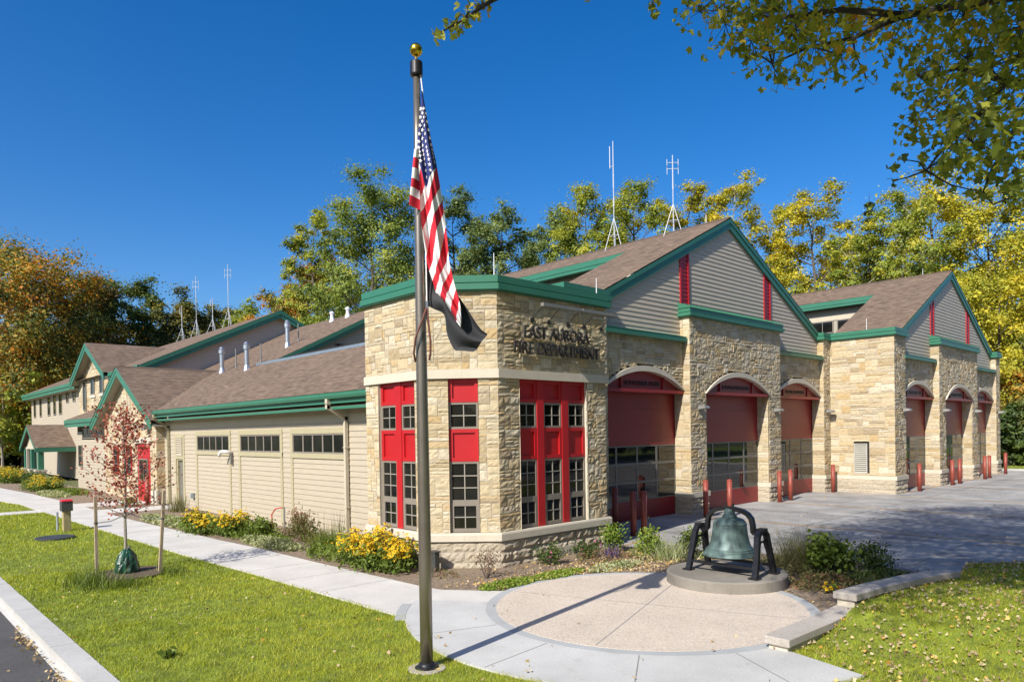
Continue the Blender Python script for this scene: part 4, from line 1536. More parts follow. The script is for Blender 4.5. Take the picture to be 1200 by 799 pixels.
for a in (160, 186, 214, 241):
    ca, sa = math.cos(R(a)), math.sin(R(a)); nx, ny = -sa * .008, ca * .008
    p0 = (PC[0] + 2.75 * ca, PC[1] + 2.75 * sa); p1 = (PC[0] + 4.03 * ca, PC[1] + 4.03 * sa)
    jn.hexa([(p0[0] - nx, p0[1] - ny, .01), (p1[0] - nx, p1[1] - ny, .01), (p1[0] + nx, p1[1] + ny, .01), (p0[0] + nx, p0[1] + ny, .01), (p0[0] - nx, p0[1] - ny, .0278), (p1[0] - nx, p1[1] - ny, .0278), (p1[0] + nx, p1[1] + ny, .0278), (p0[0] + nx, p0[1] + ny, .0278)])
for a in (20, 110):
    ca, sa = math.cos(R(a)), math.sin(R(a)); nx, ny = -sa * .008, ca * .008
    q0 = (PC[0] - 2.5 * ca, PC[1] - 2.5 * sa); q1 = (PC[0] + 2.5 * ca, PC[1] + 2.5 * sa)
    jn.hexa([(q0[0] - nx, q0[1] - ny, .01), (q1[0] - nx, q1[1] - ny, .01), (q1[0] + nx, q1[1] + ny, .01), (q0[0] + nx, q0[1] + ny, .01), (q0[0] - nx, q0[1] - ny, .0355), (q1[0] - nx, q1[1] - ny, .0355), (q1[0] + nx, q1[1] + ny, .0355), (q0[0] + nx, q0[1] + ny, .0355)])
struct('paving_joints', jn, 'joint_dark')

bed = [(8.15, 10.77), (8.84, 9.9)] + arc(2.72, 110, -62, 30) + [(11.25, 4.5), (14.2, 3.85), (15.7, 4.2), (15.9, 5.6), (16.2, 6.9), (15.6, 8.6), (14.9, 10.3), (14.25, 11.65), (10.5, 11.65), (9.3, 12.7), (9.3, 15.3), (10.42, 15.3), (10.42, 31.3), (7.45, 31.6), (7.47, 27.7), (7.62, 23.9), (7.74, 20.5), (7.87, 18.53), (7.92, 15.28), (8.07, 11.34)]
sheet('planting_bed', bed, .012, 'mulch')
sheet('planting_bed', [(7.45, 33.4), (10.1, 33.0), (10.1, 34.9), (7.48, 35.2)], .013, 'mulch')
sheet('planting_bed', [(7.5, 37.4), (10.1, 37.3), (10.4, 61.5), (7.0, 61.5), (6.6, 60), (6.9, 53), (7.3, 46), (7.5, 38)], .013, 'mulch')
sheet('planting_bed', [(6.5, 66.5), (10.5, 66.5), (10.5, 80), (6.2, 80)], .013, 'mulch')

apron = [(15.6, 4.35), (15.9, 5.6), (16.2, 6.9), (15.6, 8.6), (14.9, 10.3), (14.25, 11.65), (14.25, 14.6), (33.2, 14.6), (33.2, 12.0), (52.5, 12.0), (53.4, 11.0), (53.4, -25), (30, -25), (30, -3), (22, 1.4), (18, 3.4), (16.2, 4.1)]
sheet('apron', apron, .006, 'apron_concrete', .1)
gm = MB(); gm.box(53.4, 53.6, -25, 40, -.1, .12); struct('kerb', gm, 'kerb_concrete')
jn = MB()


def strip(mb, x0, y0, x1, y1, wd, z=.011):
    d = np.array([x1 - x0, y1 - y0]); d /= np.linalg.norm(d); nx, ny = -d[1] * wd / 2, d[0] * wd / 2
    mb.face([(x0 + nx, y0 + ny, z), (x0 - nx, y0 - ny, z), (x1 - nx, y1 - ny, z), (x1 + nx, y1 + ny, z)])


for x, yb in ((21.0, 13.4), (26.95, 13.5), (32.0, 13.6), (38.4, 10.8), (44.6, 10.8)):
    strip(jn, x, yb, x - .1, -24, .11)
strip(jn, 33.0, 11.02, 50.5, 10.8, .10, .0122)
strip(jn, 14.4, 11.4, 16.3, 11.6, .08, .0122)
struct('expansion_joints', jn, 'joint_orange')
jn = MB()
for x in (18.0, 24.0, 29.5, 35.3, 41.5, 48):
    strip(jn, x, 13.4 if x < 33 else 10.6, x, -24, .02, .0105)
for yy in (9.6, 5.2, .8, -3.6):
    strip(jn, 16.5, yy, 53, yy, .02, .0135)
struct('paving_joints', jn, 'joint_dark')


# ================================================================== plants toolbox
def unit(v):
    return v / (np.linalg.norm(v, axis=-1, keepdims=True) + 1e-9)


def diamonds(P, ln, wd, rg, up=0., dirs=None, nrm=None):
    """leaf faces (4 corners) at P"""
    n = len(P)
    a = rg.normal(size=(n, 3)) if dirs is None else dirs + rg.normal(size=(n, 3)) * .35
    a[:, 2] += up
    a = unit(a)
    b = unit(np.cross(a, rg.normal(size=(n, 3))))
    if nrm is not None:
        nn = unit(nrm + rg.normal(size=(n, 3)) * .62)
        a = unit(np.cross(nn, rg.normal(size=(n, 3)))); b = np.cross(nn, a)
    l_ = (ln * rg.uniform(.7, 1.3, n))[:, None] if np.isscalar(ln) else ln[:, None]
    w_ = l_ * wd
    return np.stack([P - a * l_ * .5, P + b * w_ * .5 - a * l_ * .05, P + a * l_ * .5, P - b * w_ * .5 - a * l_ * .05], 1)


def blades(P, h, w, lean, rg):
    n = len(P)
    an = rg.uniform(0, 2 * np.pi, n)
    s = np.stack([np.cos(an), np.sin(an), np.zeros(n)], 1)
    an2 = rg.uniform(0, 2 * np.pi, n)
    ld = np.stack([np.cos(an2), np.sin(an2), np.zeros(n)], 1) * (lean * rg.uniform(.2, 1.3, n) * h)[:, None]
    t = P + ld + np.array([0, 0, 1.]) * h[:, None]
    w = np.asarray(w)[:, None] if not np.isscalar(w) else w
    return np.stack([P - s * w * .5, P + s * w * .5, t], 1)


def inpoly(P, poly):
    x, y = P[:, 0], P[:, 1]
    c = np.zeros(len(P), bool)
    n = len(poly)
    for i in range(n):
        x1, y1 = poly[i]; x2, y2 = poly[(i + 1) % n]
        cond = ((y1 > y) != (y2 > y))
        with np.errstate(divide='ignore', invalid='ignore'):
            xi = (x2 - x1) * (y - y1) / (y2 - y1 + 1e-12) + x1
        c ^= cond & (x < xi)
    return c


def project(P):
    q = (P - np.array([0, 0, HC])) @ RM.T
    z = np.where(q[:, 2] > .1, q[:, 2], 1e9)
    return CX + FPX * q[:, 0] / z, CY - FPX * q[:, 1] / z, q[:, 2]


def clumpnoise(P, seed, s=1.0):
    r_ = np.random.default_rng(seed)
    v = np.zeros(len(P))
    for k in range(5):
        kx = r_.normal(size=P.shape[1]) * s * (1.0 + k * .9)
        v += np.sin(P @ kx + r_.uniform(0, 6.28)) / (1 + k * .5)
    return v / 2.2


# ---------------------------------------------------------- grass and litter
def make_grass():
    allP = []; 
    for poly, bands in ((lawnA, ((0, 9.5, 2400), (9.5, 13, 1700), (13, 19, 900), (19, 36, 300))), (lawnB, ((30, 60, 90),)), (lawnC, ((50, 75, 14),))):
        pa = np.array(poly); lo = pa.min(0); hi = pa.max(0)
        lo = np.maximum(lo, [2.3, -6]); hi = np.minimum(hi, [78, 62])
        if poly is lawnA: hi = np.minimum(hi, [22, 36])
        for d0, d1, den in bands:
            n = int((hi - lo).prod() * den)
            P = rng.uniform(lo, hi, (n, 2))
            D = np.hypot(P[:, 0], P[:, 1])
            P = P[(D >= d0) & (D < d1)]
            P3 = np.c_[P, np.zeros(len(P))]
            px, py, dz = project(P3)
            ok = (dz > .5) & (px > -90) & (px < 1290) & (py < 900)
            P = P[ok]
            P = P[inpoly(P, poly)]
            allP.append(np.c_[P, np.full(len(P), .0 if poly is not lawnC else .03)])
    P = np.concatenate(allP)
    P[:, 2] += lawn_h(P[:, 0], P[:, 1]) * (P[:, 1] < 4.4)
    D = np.hypot(P[:, 0], P[:, 1])
    cn = clumpnoise(P[:, :2], 3, 1.1); c2 = clumpnoise(P[:, :2], 5, 5.)
    h = (.034 + .018 * rng.random(len(P)) + .010 * np.clip(cn, -1, 1) + .010 * c2) * np.clip(.8 + D / 40, 1, 1.4)
    h = np.clip(h, .02, .2)
    w = (.005 + .003 * rng.random(len(P))) * np.clip(D / 9, 1, 5)
    V = blades(P, h, w, .9, rng)
    lowf = clumpnoise(P[:, :2], 77, .35)
    t = np.clip(.46 + .14 * cn + .12 * c2 + .20 * lowf + rng.normal(size=len(P)) * .2, 0, 1)
    o = fast('grass', V, 3, t, 'grass_blade')
    tag(o, kind='stuff')


make_grass()


def leaf_shape(P, size, rg, flat=.0, lobes=True):
    """maple-like leaf outline with 11 corners"""
    rad = np.array([.42, .30, 1.0, .42, .92, .36, .92, .42, 1.0, .30, .42])
    ang = np.radians([-100, -62, -28, 6, 40, 65, 115, 140, 174, 208, 242]) if False else np.radians([262, 300, 335, 12, 45, 70, 90, 110, 135, 168, 205])
    rad = np.array([.38, .36, .78, .50, .92, .60, 1.0, .60, .92, .50, .78])
    k = len(ang)
    n = len(P)
    nrm = rg.normal(size=(n, 3)); nrm[:, 2] += flat
    nrm = unit(nrm)
    a = unit(np.cross(nrm, rg.normal(size=(n, 3)))); b = np.cross(nrm, a)
    s = size * rg.uniform(.65, 1.25, n)
    curl = rg.uniform(-.25, .25, n)
    rj = rad[None, :] * rg.uniform(.72, 1.2, (n, k))
    x = rj * np.cos(ang)[None, :] * rg.uniform(.55, 1.0, n)[:, None]; yv = rj * np.sin(ang)[None, :]
    curl2 = rg.uniform(-.45, .45, n)
    V = P[:, None, :] + (a[:, None, :] * x[:, :, None] + b[:, None, :] * yv[:, :, None] + nrm[:, None, :] * ((x * x) * curl[:, None] * 2 + (yv * yv) * curl2[:, None])[:, :, None]) * (s[:, None, None] * .5)
    return V, k


def litter():
    Ps = []
    def scat(poly, n, z, lim=None):
        pa = np.array(poly); lo = pa.min(0); hi = pa.max(0)
        if lim: lo = np.maximum(lo, lim[0]); hi = np.minimum(hi, lim[1])
        P = rng.uniform(lo, hi, (n, 2)); P = P[inpoly(P, poly)]
        hh = lawn_h(P[:, 0], P[:, 1]) if poly is lawnA else 0
        Ps.append(np.c_[P, z + hh + rng.uniform(0, .02, len(P))])
    scat(lawnA, 7000, .045, ((8.0, -2), (18, 4.6)))
    scat(lawnA, 420, .05, ((2.4, 4), (8, 20)))
    scat(bed, 2600, .03, ((8, 4.3), (16.2, 11.6)))
    scat(bed, 2600, .05, ((8.8, 8.8), (14.0, 10.6)))
    scat(apron, 260, .015, ((15, 3), (50, 13)))
    scat(arc(4.0, 100, 260), 40, .045)
    # leaves gathered along the kerb
    for yc, n in ((12.9, 70), (10.7, 45), (13.6, 30), (9.7, 20), (12.0, 25)):
        Ps.append(np.c_[2.0 - abs(rng.normal(size=n)) * .09, yc + rng.normal(size=n) * .28, -.10 + rng.uniform(0, .03, n)])
    Ps.append(np.c_[rng.uniform(.6, 2, 25), rng.uniform(8, 16, 25), np.full(25, -.108)])
    P = np.concatenate(Ps)
    V, k = leaf_shape(P, .072, rng, 1.4)
    t = rng.random(len(P))
    o = fast('fallen_leaves', V.reshape(-1, 3), k, t, 'fallen_leaf')
    tag(o, kind='stuff')


litter()


# ---------------------------------------------------------- garden plants
def ellips(n, rx, ry, rz, cz, rg, shell=.0):
    d = unit(rg.normal(size=(n, 3)))
    r_ = rg.uniform(shell, 1, n) ** (1 / 2.2)
    p = d * r_[:, None] * np.array([rx, ry, rz])
    p[:, 2] += cz
    return p


def coneflowers(loc, rx, ry, h, nfl, label, seed, group='clumps of yellow coneflowers along the walk'):
    rg = np.random.default_rng(seed)
    root = empty('coneflower_clump', (loc[0], loc[1], .012), world=False)
    tag(root, label, 'flowers', group)
    nsub = max(5, int(7 * rx * ry / .35))
    sc_ = ellips(nsub, rx * .85, ry * .85, 0, 0, rg); sh_ = h * rg.uniform(.62, 1.08, nsub); sr_ = rg.uniform(.16, .34, nsub)
    n = int(3000 * rx * ry / .5)
    idx = rg.integers(0, nsub, n)
    P = rg.normal(size=(n, 3)) * np.c_[sr_[idx], sr_[idx], sh_[idx] * .3] * .7
    P[:, :2] += sc_[idx, :2]; P[:, 2] = abs(P[:, 2] + sh_[idx] * .35)
    P = P[(P[:, 2] > .02) & (P[:, 2] < h)]
    V = diamonds(P, .115, .42, rg, .25)
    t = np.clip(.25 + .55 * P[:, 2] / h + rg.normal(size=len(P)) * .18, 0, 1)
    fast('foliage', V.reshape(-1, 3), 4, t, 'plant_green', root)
    # flower heads
    idx = rg.integers(0, nsub, nfl)
    d = unit(rg.normal(size=(nfl, 3))); d[:, 2] = abs(d[:, 2])
    rr_ = rg.uniform(.5, 1.15, nfl)[:, None]
    F = d * rr_ * np.c_[sr_[idx], sr_[idx], sh_[idx] * .5]; F[:, :2] += sc_[idx, :2]; F[:, 2] += sh_[idx] * .48
    F += rg.normal(size=F.shape) * .04
    nr = unit(d * .5 + np.array([-.35, -.15, .9]) + rg.normal(size=F.shape) * .3)
    a = unit(np.cross(nr, rg.normal(size=F.shape))); b = np.cross(nr, a)
    k = 7
    quads = []
    for i in range(k):
        an = 2 * np.pi * i / k
        dr = a * np.cos(an) + b * np.sin(an); sd_ = -a * np.sin(an) + b * np.cos(an)
        quads.append(np.stack([F + dr * .008, F + dr * .034 + sd_ * .016 - nr * .002, F + dr * .06 - nr * .012, F + dr * .034 - sd_ * .016 - nr * .002], 1))
    V = np.concatenate(quads)
    fast('petals', V.reshape(-1, 3), 4, np.tile(rg.random(nfl), k), 'petal_yellow', root)
    V = np.stack([F + a * .016 + nr * .004, F + b * .016 + nr * .006, F - a * .016 + nr * .004, F - b * .016 + nr * .006], 1)
    V2 = np.stack([F + a * .012 + nr * .012, F + b * .012 + nr * .014, F - a * .012 + nr * .012, F - b * .012 + nr * .014], 1)
    fast('seed_heads', np.concatenate([V, V2]).reshape(-1, 3), 4, np.full(2 * nfl, .5), 'seed_brown', root)
    B = np.c_[F[:, 0] * .6, F[:, 1] * .6, np.full(nfl, .02)]
    s = rg.normal(size=(nfl, 3)) * .004; s[:, 2] = 0
    V = np.stack([B - s, B + s, F + s * .6 - nr * .01, F - s * .6 - nr * .01], 1)
    fast('stems', V.reshape(-1, 3), 4, np.full(nfl, .5), 'stem_green', root)
    return root


def shrub(name, loc, rx, ry, h, n, leaf, mat, label, cat, seed, wd=.5, group=None, twigs=10, blossoms=None, up=.1):
    rg = np.random.default_rng(seed)
    root = empty(name, (loc[0], loc[1], .012), world=False)
    tag(root, label, cat, group)
    nb = max(5, int(6 + rx * 14))
    C = ellips(nb, rx * .75, ry * .75, h * .36, h * .52, rg)
    C[:, 2] = np.clip(C[:, 2], h * .15, h * .9)
    idx = rg.integers(0, nb, n)
    P = C[idx] + rg.normal(size=(n, 3)) * np.array([rx * .24, ry * .24, h * .15])
    keep = P[:, 2] > .01
    P = P[keep]; idx = idx[keep]
    V = diamonds(P, leaf, wd, rg, up)
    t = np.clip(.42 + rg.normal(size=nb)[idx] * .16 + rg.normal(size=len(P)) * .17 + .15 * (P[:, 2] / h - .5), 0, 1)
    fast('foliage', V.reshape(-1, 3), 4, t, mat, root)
    if twigs:
        tw = MB()
        for c_ in C[:twigs]:
            tw.tube([(c_[0] * .15, c_[1] * .15, 0), (c_[0] * .55, c_[1] * .55, c_[2] * .5), tuple(c_)], [.008, .006, .003], 4)
        tw.build('twigs', 'bark', root)
    if blossoms:
        bm_, nbz, sz_ = blossoms
        Pb = ellips(nbz, rx, ry, h * .45, h * .6, rg, .7)
        V = np.concatenate([diamonds(Pb, sz_, .8, rg), diamonds(Pb, sz_, .8, rg), diamonds(Pb, sz_, .8, rg)])
        fast('blossoms', V.reshape(-1, 3), 4, rg.random(len(V)), bm_, root)
    return root


def tussock(name, loc, rx, ry, h, n, mat, label, cat, seed, lean=.7, w=.012, group=None):
    rg = np.random.default_rng(seed)
    P = np.c_[rg.normal(size=(n, 2)) * np.array([rx, ry]) * .45, np.zeros(n)]
    hh = h * rg.uniform(.45, 1.1, n)
    V = blades(P, hh, np.full(n, w), lean, rg)
    o = fast(name, V.reshape(-1, 3), 3, np.clip(rg.normal(size=n) * .22 + .5, 0, 1), mat)
    o.location = (loc[0], loc[1], .012)
    return tag(o, label, cat, group)


def groundcover(loc, rx, ry, h, n, leaf, mat, label, seed, wd=.4, name='ground_cover_plant', group=None):
    rg = np.random.default_rng(seed)
    a = rg.uniform(0, 2 * np.pi, n); r_ = np.sqrt(rg.random(n))
    P = np.c_[r_ * np.cos(a) * rx, r_ * np.sin(a) * ry, rg.random(n) * h * (1.1 - r_ * .6)]
    cn = clumpnoise(P[:, :2], seed, 5.)
    keep = cn > -.75
    P = P[keep]; cn = cn[keep]
    V = diamonds(P, leaf, wd, rg, .5)
    o = fast(name, V.reshape(-1, 3), 4, np.clip(.5 + cn * .2 + rg.normal(size=len(P)) * .2, 0, 1), mat)
    o.location = (loc[0], loc[1], .014)
    return tag(o, label, 'plants', group)


coneflowers((8.62, 13.75), .56, 1.35, .88, 850, 'large clump of yellow coneflowers right beside the stone tower', 1)
coneflowers((7.95, 22.75), .40, .75, .80, 220, 'yellow coneflowers second from the tower, left clump of two under the leftmost wing window', 2)
coneflowers((8.35, 21.5), .45, .75, .80, 260, 'yellow coneflowers nearer clump of two by the red hose pipe', 3)
coneflowers((8.3, 49.5), .8, 3.4, .85, 900, 'yellow coneflowers in front of the low siding wall left of the red leaved sapling', 4)
coneflowers((8.3, 61.5), .9, 4.4, 1.1, 1500, 'broad bank of yellow coneflowers in front of the porch columns', 5)
coneflowers((7.7, 71.0), .9, 3.5, 1.0, 800, 'yellow coneflowers at the far left end of the walk beyond the porch', 6)

shrub('garden_shrub', (8.75, 20.0), .42, .5, .62, 900, .12, 'plant_green', 'green leafy shrub under the middle wing window', 'shrub', 11)
shrub('sedum_clump', (9.25, 18.6), .42, .75, .92, 1500, .10, 'plant_rust', 'tall clump of rust tinted green stems under the rightmost wing window', 'plant', 12, wd=.3, up=.8)
groundcover((8.35, 18.7), .42, 1.7, .22, 2600, .10, 'plant_pale', 'pale variegated low plants along the walk below the wing windows', 13)
tussock('garden_grass', (9.1, 16.9), .5, .7, .6, 500, 'plant_green', 'green fine bladed grass tuft between the rust clump and the big coneflowers', 'plant', 14, .8, .014)
tussock('seed_stalks', (9.6, 17.4), .35, .5, .95, 60, 'grass_dry', 'thin dark upright seed stalks against the siding near the downspout', 'plant', 15, .2, .02)
groundcover((8.1, 26.3), .55, 2.6, .25, 2600, .11, 'plant_pale', 'pale variegated low plants beside the walk before the grey side door', 16)
tussock('garden_grass', (9.6, 29.9), .35, .5, .75, 300, 'grass_dry', 'upright yellowish grass tuft beside the grey side door', 'plant', 17, .4, .016)
shrub('twiggy_shrub', (9.45, 10.95), .30, .30, .62, 330, .05, 'twig_leaf', 'small brown twiggy shrub in front of the tower corner', 'shrub', 18, twigs=16)
shrub('rose_bush', (11.35, 11.05), .38, .33, .46, 950, .055, 'plant_dark', 'low dark green rose bush at the tower base left of the 2015 stone', 'rose bush', 19, blossoms=('petal_pink', 3, .06), group=None)
shrub('rose_bush', (12.55, 10.95), .38, .36, .46, 800, .055, 'plant_dark', 'low rose bush with purple and pink blooms just right of the 2015 stone', 'rose bush', 20, blossoms=('petal_pink', 6, .055))
shrub('garden_shrub', (13.55, 11.0), .36, .34, .72, 900, .075, 'plant_lime', 'bright green upright shrub at the right corner of the tower', 'shrub', 21)
tussock('salvia_spikes', (12.95, 10.55), .25, .25, .4, 60, 'petal_purple', 'little purple flower spikes among the roses', 'flowers', 22, .3, .03)
shrub('garden_shrub', (13.9, 10.1), .5, .45, .62, 1200, .07, 'plant_lime', 'yellow green bushy shrub in front of the dark bollards', 'shrub', 23)
shrub('garden_shrub', (14.3, 9.3), .40, .40, .66, 950, .075, 'plant_green', 'green shrub in the bed behind the left leg of the bell stand', 'shrub', 24)
tussock('ornamental_grass', (13.75, 9.35), .5, .6, .5, 420, 'plant_pale', 'pale grassy tuft between the bollards and the bell', 'plant', 25, .8, .014)
tussock('ornamental_grass', (14.6, 6.7), .7, .6, .85, 900, 'grass_dry', 'tan and green fine grass tuft right of the bell', 'plant', 26, .7, .012)
tussock('ornamental_grass', (15.0, 7.1), .4, .4, 1.15, 60, 'grass_dry', 'tall thin seed plumes above the grass right of the bell', 'plant', 27, .5, .010)
shrub('garden_shrub', (14.35, 6.05), .45, .45, .78, 1100, .10, 'plant_green', 'round leaved green shrub in the bed between bell and raised stone bench', 'shrub', 28, wd=.8)
shrub('garden_shrub', (15.2, 5.55), .55, .45, .60, 1400, .07, 'plant_dark', 'dark green low shrub by the apron end of the raised stone bench', 'shrub', 29)
shrub('garden_shrub', (14.75, 6.05), .3, .35, .5, 700, .08, 'plant_lime', 'light green strappy plant between two shrubs behind the stone bench', 'plant', 30, wd=.2, up=.6)
groundcover((13.3, 5.7), .75, .6, .2, 1100, .08, 'plant_rust', 'low reddish and green plants behind the lower stone bench', 31)
o = shrub('marigold', (12.75, 5.35), .14, .14, .22, 60, .05, 'plant_green', 'tiny orange yellow blooms in the bed behind the stone bench', 'flowers', 32, twigs=0, blossoms=('petal_yellow', 9, .07))
groundcover((9.35, 10.15), .75, .30, .10, 1700, .06, 'plant_lime', 'lime green creeping plants along the walk below the twiggy shrub', 33, wd=.7)
groundcover((10.6, 10.05), .8, .26, .10, 1700, .06, 'plant_lime', 'lime and yellow creeping plants along the top edge of the round plaza', 34, wd=.7)
groundcover((12.1, 9.75), .85, .35, .10, 1300, .06, 'plant_pale', 'thin yellowed creeping plants by the plaza edge near the bell', 35, wd=.7)
shrub('garden_shrub', (8.75, 54.0), .9, 2.2, .95, 1500, .14, 'plant_dark', 'dark green rounded shrub between the two far banks of coneflowers', 'shrub', 36)
groundcover((7.9, 44.3), .6, 2.6, .25, 1400, .13, 'plant_pale', 'pale variegated low plants beside the walk near the far coneflowers', 37)
groundcover((8.9, 45.0), .7, 2.6, .3, 1400, .13, 'plant_green', 'green low leafy plants in front of the low siding wall', 38)
shrub('garden_shrub', (8.9, 33.9), .55, .45, .4, 500, .08, 'plant_green', 'small green shrub in the bed by the red entry door', 'shrub', 39)
tussock('lawn_weeds', (3.55, 16.5), .45, .9, .42, 420, 'plant_green', 'tall weedy grass tuft in the lawn left of the staked sapling', 'weeds', 40, .7, .016)
tussock('lawn_weeds', (4.05, 15.75), .5, .4, .25, 300, 'plant_green', 'short weeds around the mulch under the staked sapling', 'weeds', 41, .8, .014)
tussock('lawn_weeds', (5.15, 16.5), .35, .5, .22, 220, 'plant_green', 'short weeds at the foot of the right wooden stake', 'weeds', 42, .8, .014)
o = shrub('lawn_weeds', (3.1, 10.3), .16, .14, .1, 60, .09, 'plant_green', 'broad leaved weed in the lawn near the kerb', 'weeds', 43, twigs=0, wd=.7)
groundcover((8.6, 20.6), .6, 2.4, .3, 1600, .10, 'plant_green', 'loose green leafy plants between the coneflowers and the siding', 45)
groundcover((9.5, 18.0), .5, 2.6, .35, 900, .09, 'plant_rust', 'loose reddish plants along the siding under the rightmost wing window', 46)
groundcover((8.6, 24.6), .6, 1.6, .3, 1300, .10, 'plant_green', 'loose green plants beside the leftmost wing window', 47)
groundcover((8.5, 15.6), .45, 1.0, .3, 900, .09, 'plant_green', 'loose green plants between the grass tuft and the walk', 48)
groundcover((9.0, 12.0), .35, .6, .12, 260, .06, 'plant_rust', 'scattered low dry plants on the mulch by the small dark box', 49)
groundcover((12.6, 10.45), .8, .5, .3, 700, .06, 'plant_rust', 'loose reddish perennials among the roses at the tower', 51)
groundcover((13.9, 9.6), .9, 1.0, .25, 900, .07, 'plant_green', 'loose green plants in the bed before the apron', 52)
groundcover((14.4, 6.6), .9, 1.2, .28, 1500, .08, 'grass_dry', 'loose tan and green plants at the foot of the bell slab', 53)
groundcover((14.2, 5.0), .9, .6, .25, 1100, .08, 'plant_dark', 'loose dark plants behind the raised stone bench', 54)
coneflowers((8.6, 24.9), .3, .5, .55, 30, 'few yellow coneflowers farthest left under the leftmost wing window', 55)
o = coneflowers((9.0, 16.0), .35, .5, .55, 12, 'sparse yellow coneflowers between the grass tuft and the large clump', 44)

# ================================================================== SMALL THINGS
# bollards
def bollard():
    root = empty('bollard', (0, 0, 0), world=False)
    b_ = MB()
    b_.lathe([(.088, -.05), (.088, 1.21)], n=20)
    b_.build('post', 'bollard_red', root, True)
    c_ = MB()
    c_.lathe([(.093, 1.20), (.093, 1.225), (.075, 1.25), (.03, 1.262)], n=20)
    c_.build('cap', 'bollard_red', root)
    return root


bspots = [
    (16.05, 12.25, 'middle one of three shaded bollards in front of the first bay door'),
    (16.86, 13.55, 'leftmost of three shaded bollards in front of the first bay door'),
    (16.42, 12.16, 'right one of three shaded bollards in front of the first bay door'),
    (21.1, 13.05, 'red bollard at the left side of the second bay door, against its stone pier'),
    (21.7, 12.5, 'red bollard in front of the second bay door, directly behind the bell'),
    (27.0, 13.35, 'red bollard left of a close pair before the third bay door'),
    (27.95, 13.35, 'red bollard right of a close pair before the third bay door'),
    (32.45, 13.5, 'red bollard in the inner corner beside the louvered stone wall'),
    (35.1, 10.75, 'red bollard at the left edge of the first door of the farther block'),
    (39.4, 10.6, 'red bollard left of the pair before the middle door of the farther block'),
    (40.6, 10.6, 'red bollard right of the pair before the middle door of the farther block'),
    (44.6, 10.45, 'red bollard left of the pair before the last door of the farther block'),
    (45.5, 10.45, 'red bollard right of the pair before the last door of the farther block'),
    (49.7, 10.6, 'farthest red bollard at the end pier of the station')]
b0 = bollard()
for i, (x, y, lab) in enumerate(bspots):
    o = b0 if i == 0 else dup(b0, (x, y, 0))
    o.location = (x, y, 0)
    tag(o, lab, 'bollard', 'red steel bollards before the bay doors')
o = dup(b0, (9.7, 34.25, 0), label='dark red bollard beside the red entry door of the gabled wing')

# bell on its pedestal
BX, BY = 12.28, 7.08
pe = MB()
pe.lathe([(1.12, -.05), (1.13, .02), (1.13, .215), (1.115, .235), (1.09, .242), (.4, .246), (.01, .247)], 12.33, 7.2, 64)
tag(pe.build('bell_pedestal', 'pedestal_concrete'), 'low round concrete slab under the bell stand', 'pedestal')
be = empty('church_bell', (BX, BY, .245))
tag(be, 'large green patinated bell hung in a black iron stand on a round slab', 'bell')
bp = MB()
prof = [(.505, .565), (.515, .58), (.505, .60), (.47, .635), (.425, .69), (.385, .76), (.355, .85), (.335, .95), (.322, 1.05), (.312, 1.14), (.298, 1.20), (.262, 1.25), (.20, 1.275), (.12, 1.285)]
bp.lathe([(.40, .60), (.46, .567)] + prof, BX, BY, 48)
bl = bp.build('bell_body', 'bell_patina', be, True)
for z, r_ in ((1.165, .309), (.70, .424), (.665, .452)):
    rb = MB(); rb.lathe([(r_ - .004, z - .014), (r_ + .007, z - .008), (r_ + .007, z + .008), (r_ - .008, z + .014)], BX, BY, 48)
    rb.build('moulding', 'bell_patina', bl, True)
cl = MB(); cl.tube([(BX, BY, 1.2), (BX + .02, BY, .62)], .02, 6); cl.lathe([(.0, .5), (.06, .53), (.075, .58), (.05, .64), (.02, .66)], BX + .02, BY, 12); cl.build('clapper', 'black_metal', be)
yk = MB()
cr_ = MB(); cr_.lathe([(.15, 1.27), (.13, 1.33), (.10, 1.36), (.10, 1.43), (.07, 1.46)], BX, BY, 20); cr_.build('crown', 'bell_patina', be, True)


def bar(mb, pts, w, t):
    """rectangular iron bar along pts, w across X, t across the other"""
    pts = [np.array(p, float) for p in pts]
    rings = []
    for i, p in enumerate(pts):
        d = pts[min(i + 1, len(pts) - 1)] - pts[max(0, i - 1)]; d /= np.linalg.norm(d)
        a = np.array([1., 0, 0]); a -= d * (a @ d)
        if np.linalg.norm(a) < .2: a = np.array([0, 1., 0]); a -= d * (a @ d)
        a /= np.linalg.norm(a); b = np.cross(d, a)
        rings.append([p + a * w / 2 + b * t / 2, p - a * w / 2 + b * t / 2, p - a * w / 2 - b * t / 2, p + a * w / 2 - b * t / 2])
    for r0, r1 in zip(rings[:-1], rings[1:]):
        for k in range(4):
            mb.face([r0[k], r0[(k + 1) % 4], r1[(k + 1) % 4], r1[k]])
    mb.face(rings[0][::-1]); mb.face(rings[-1])


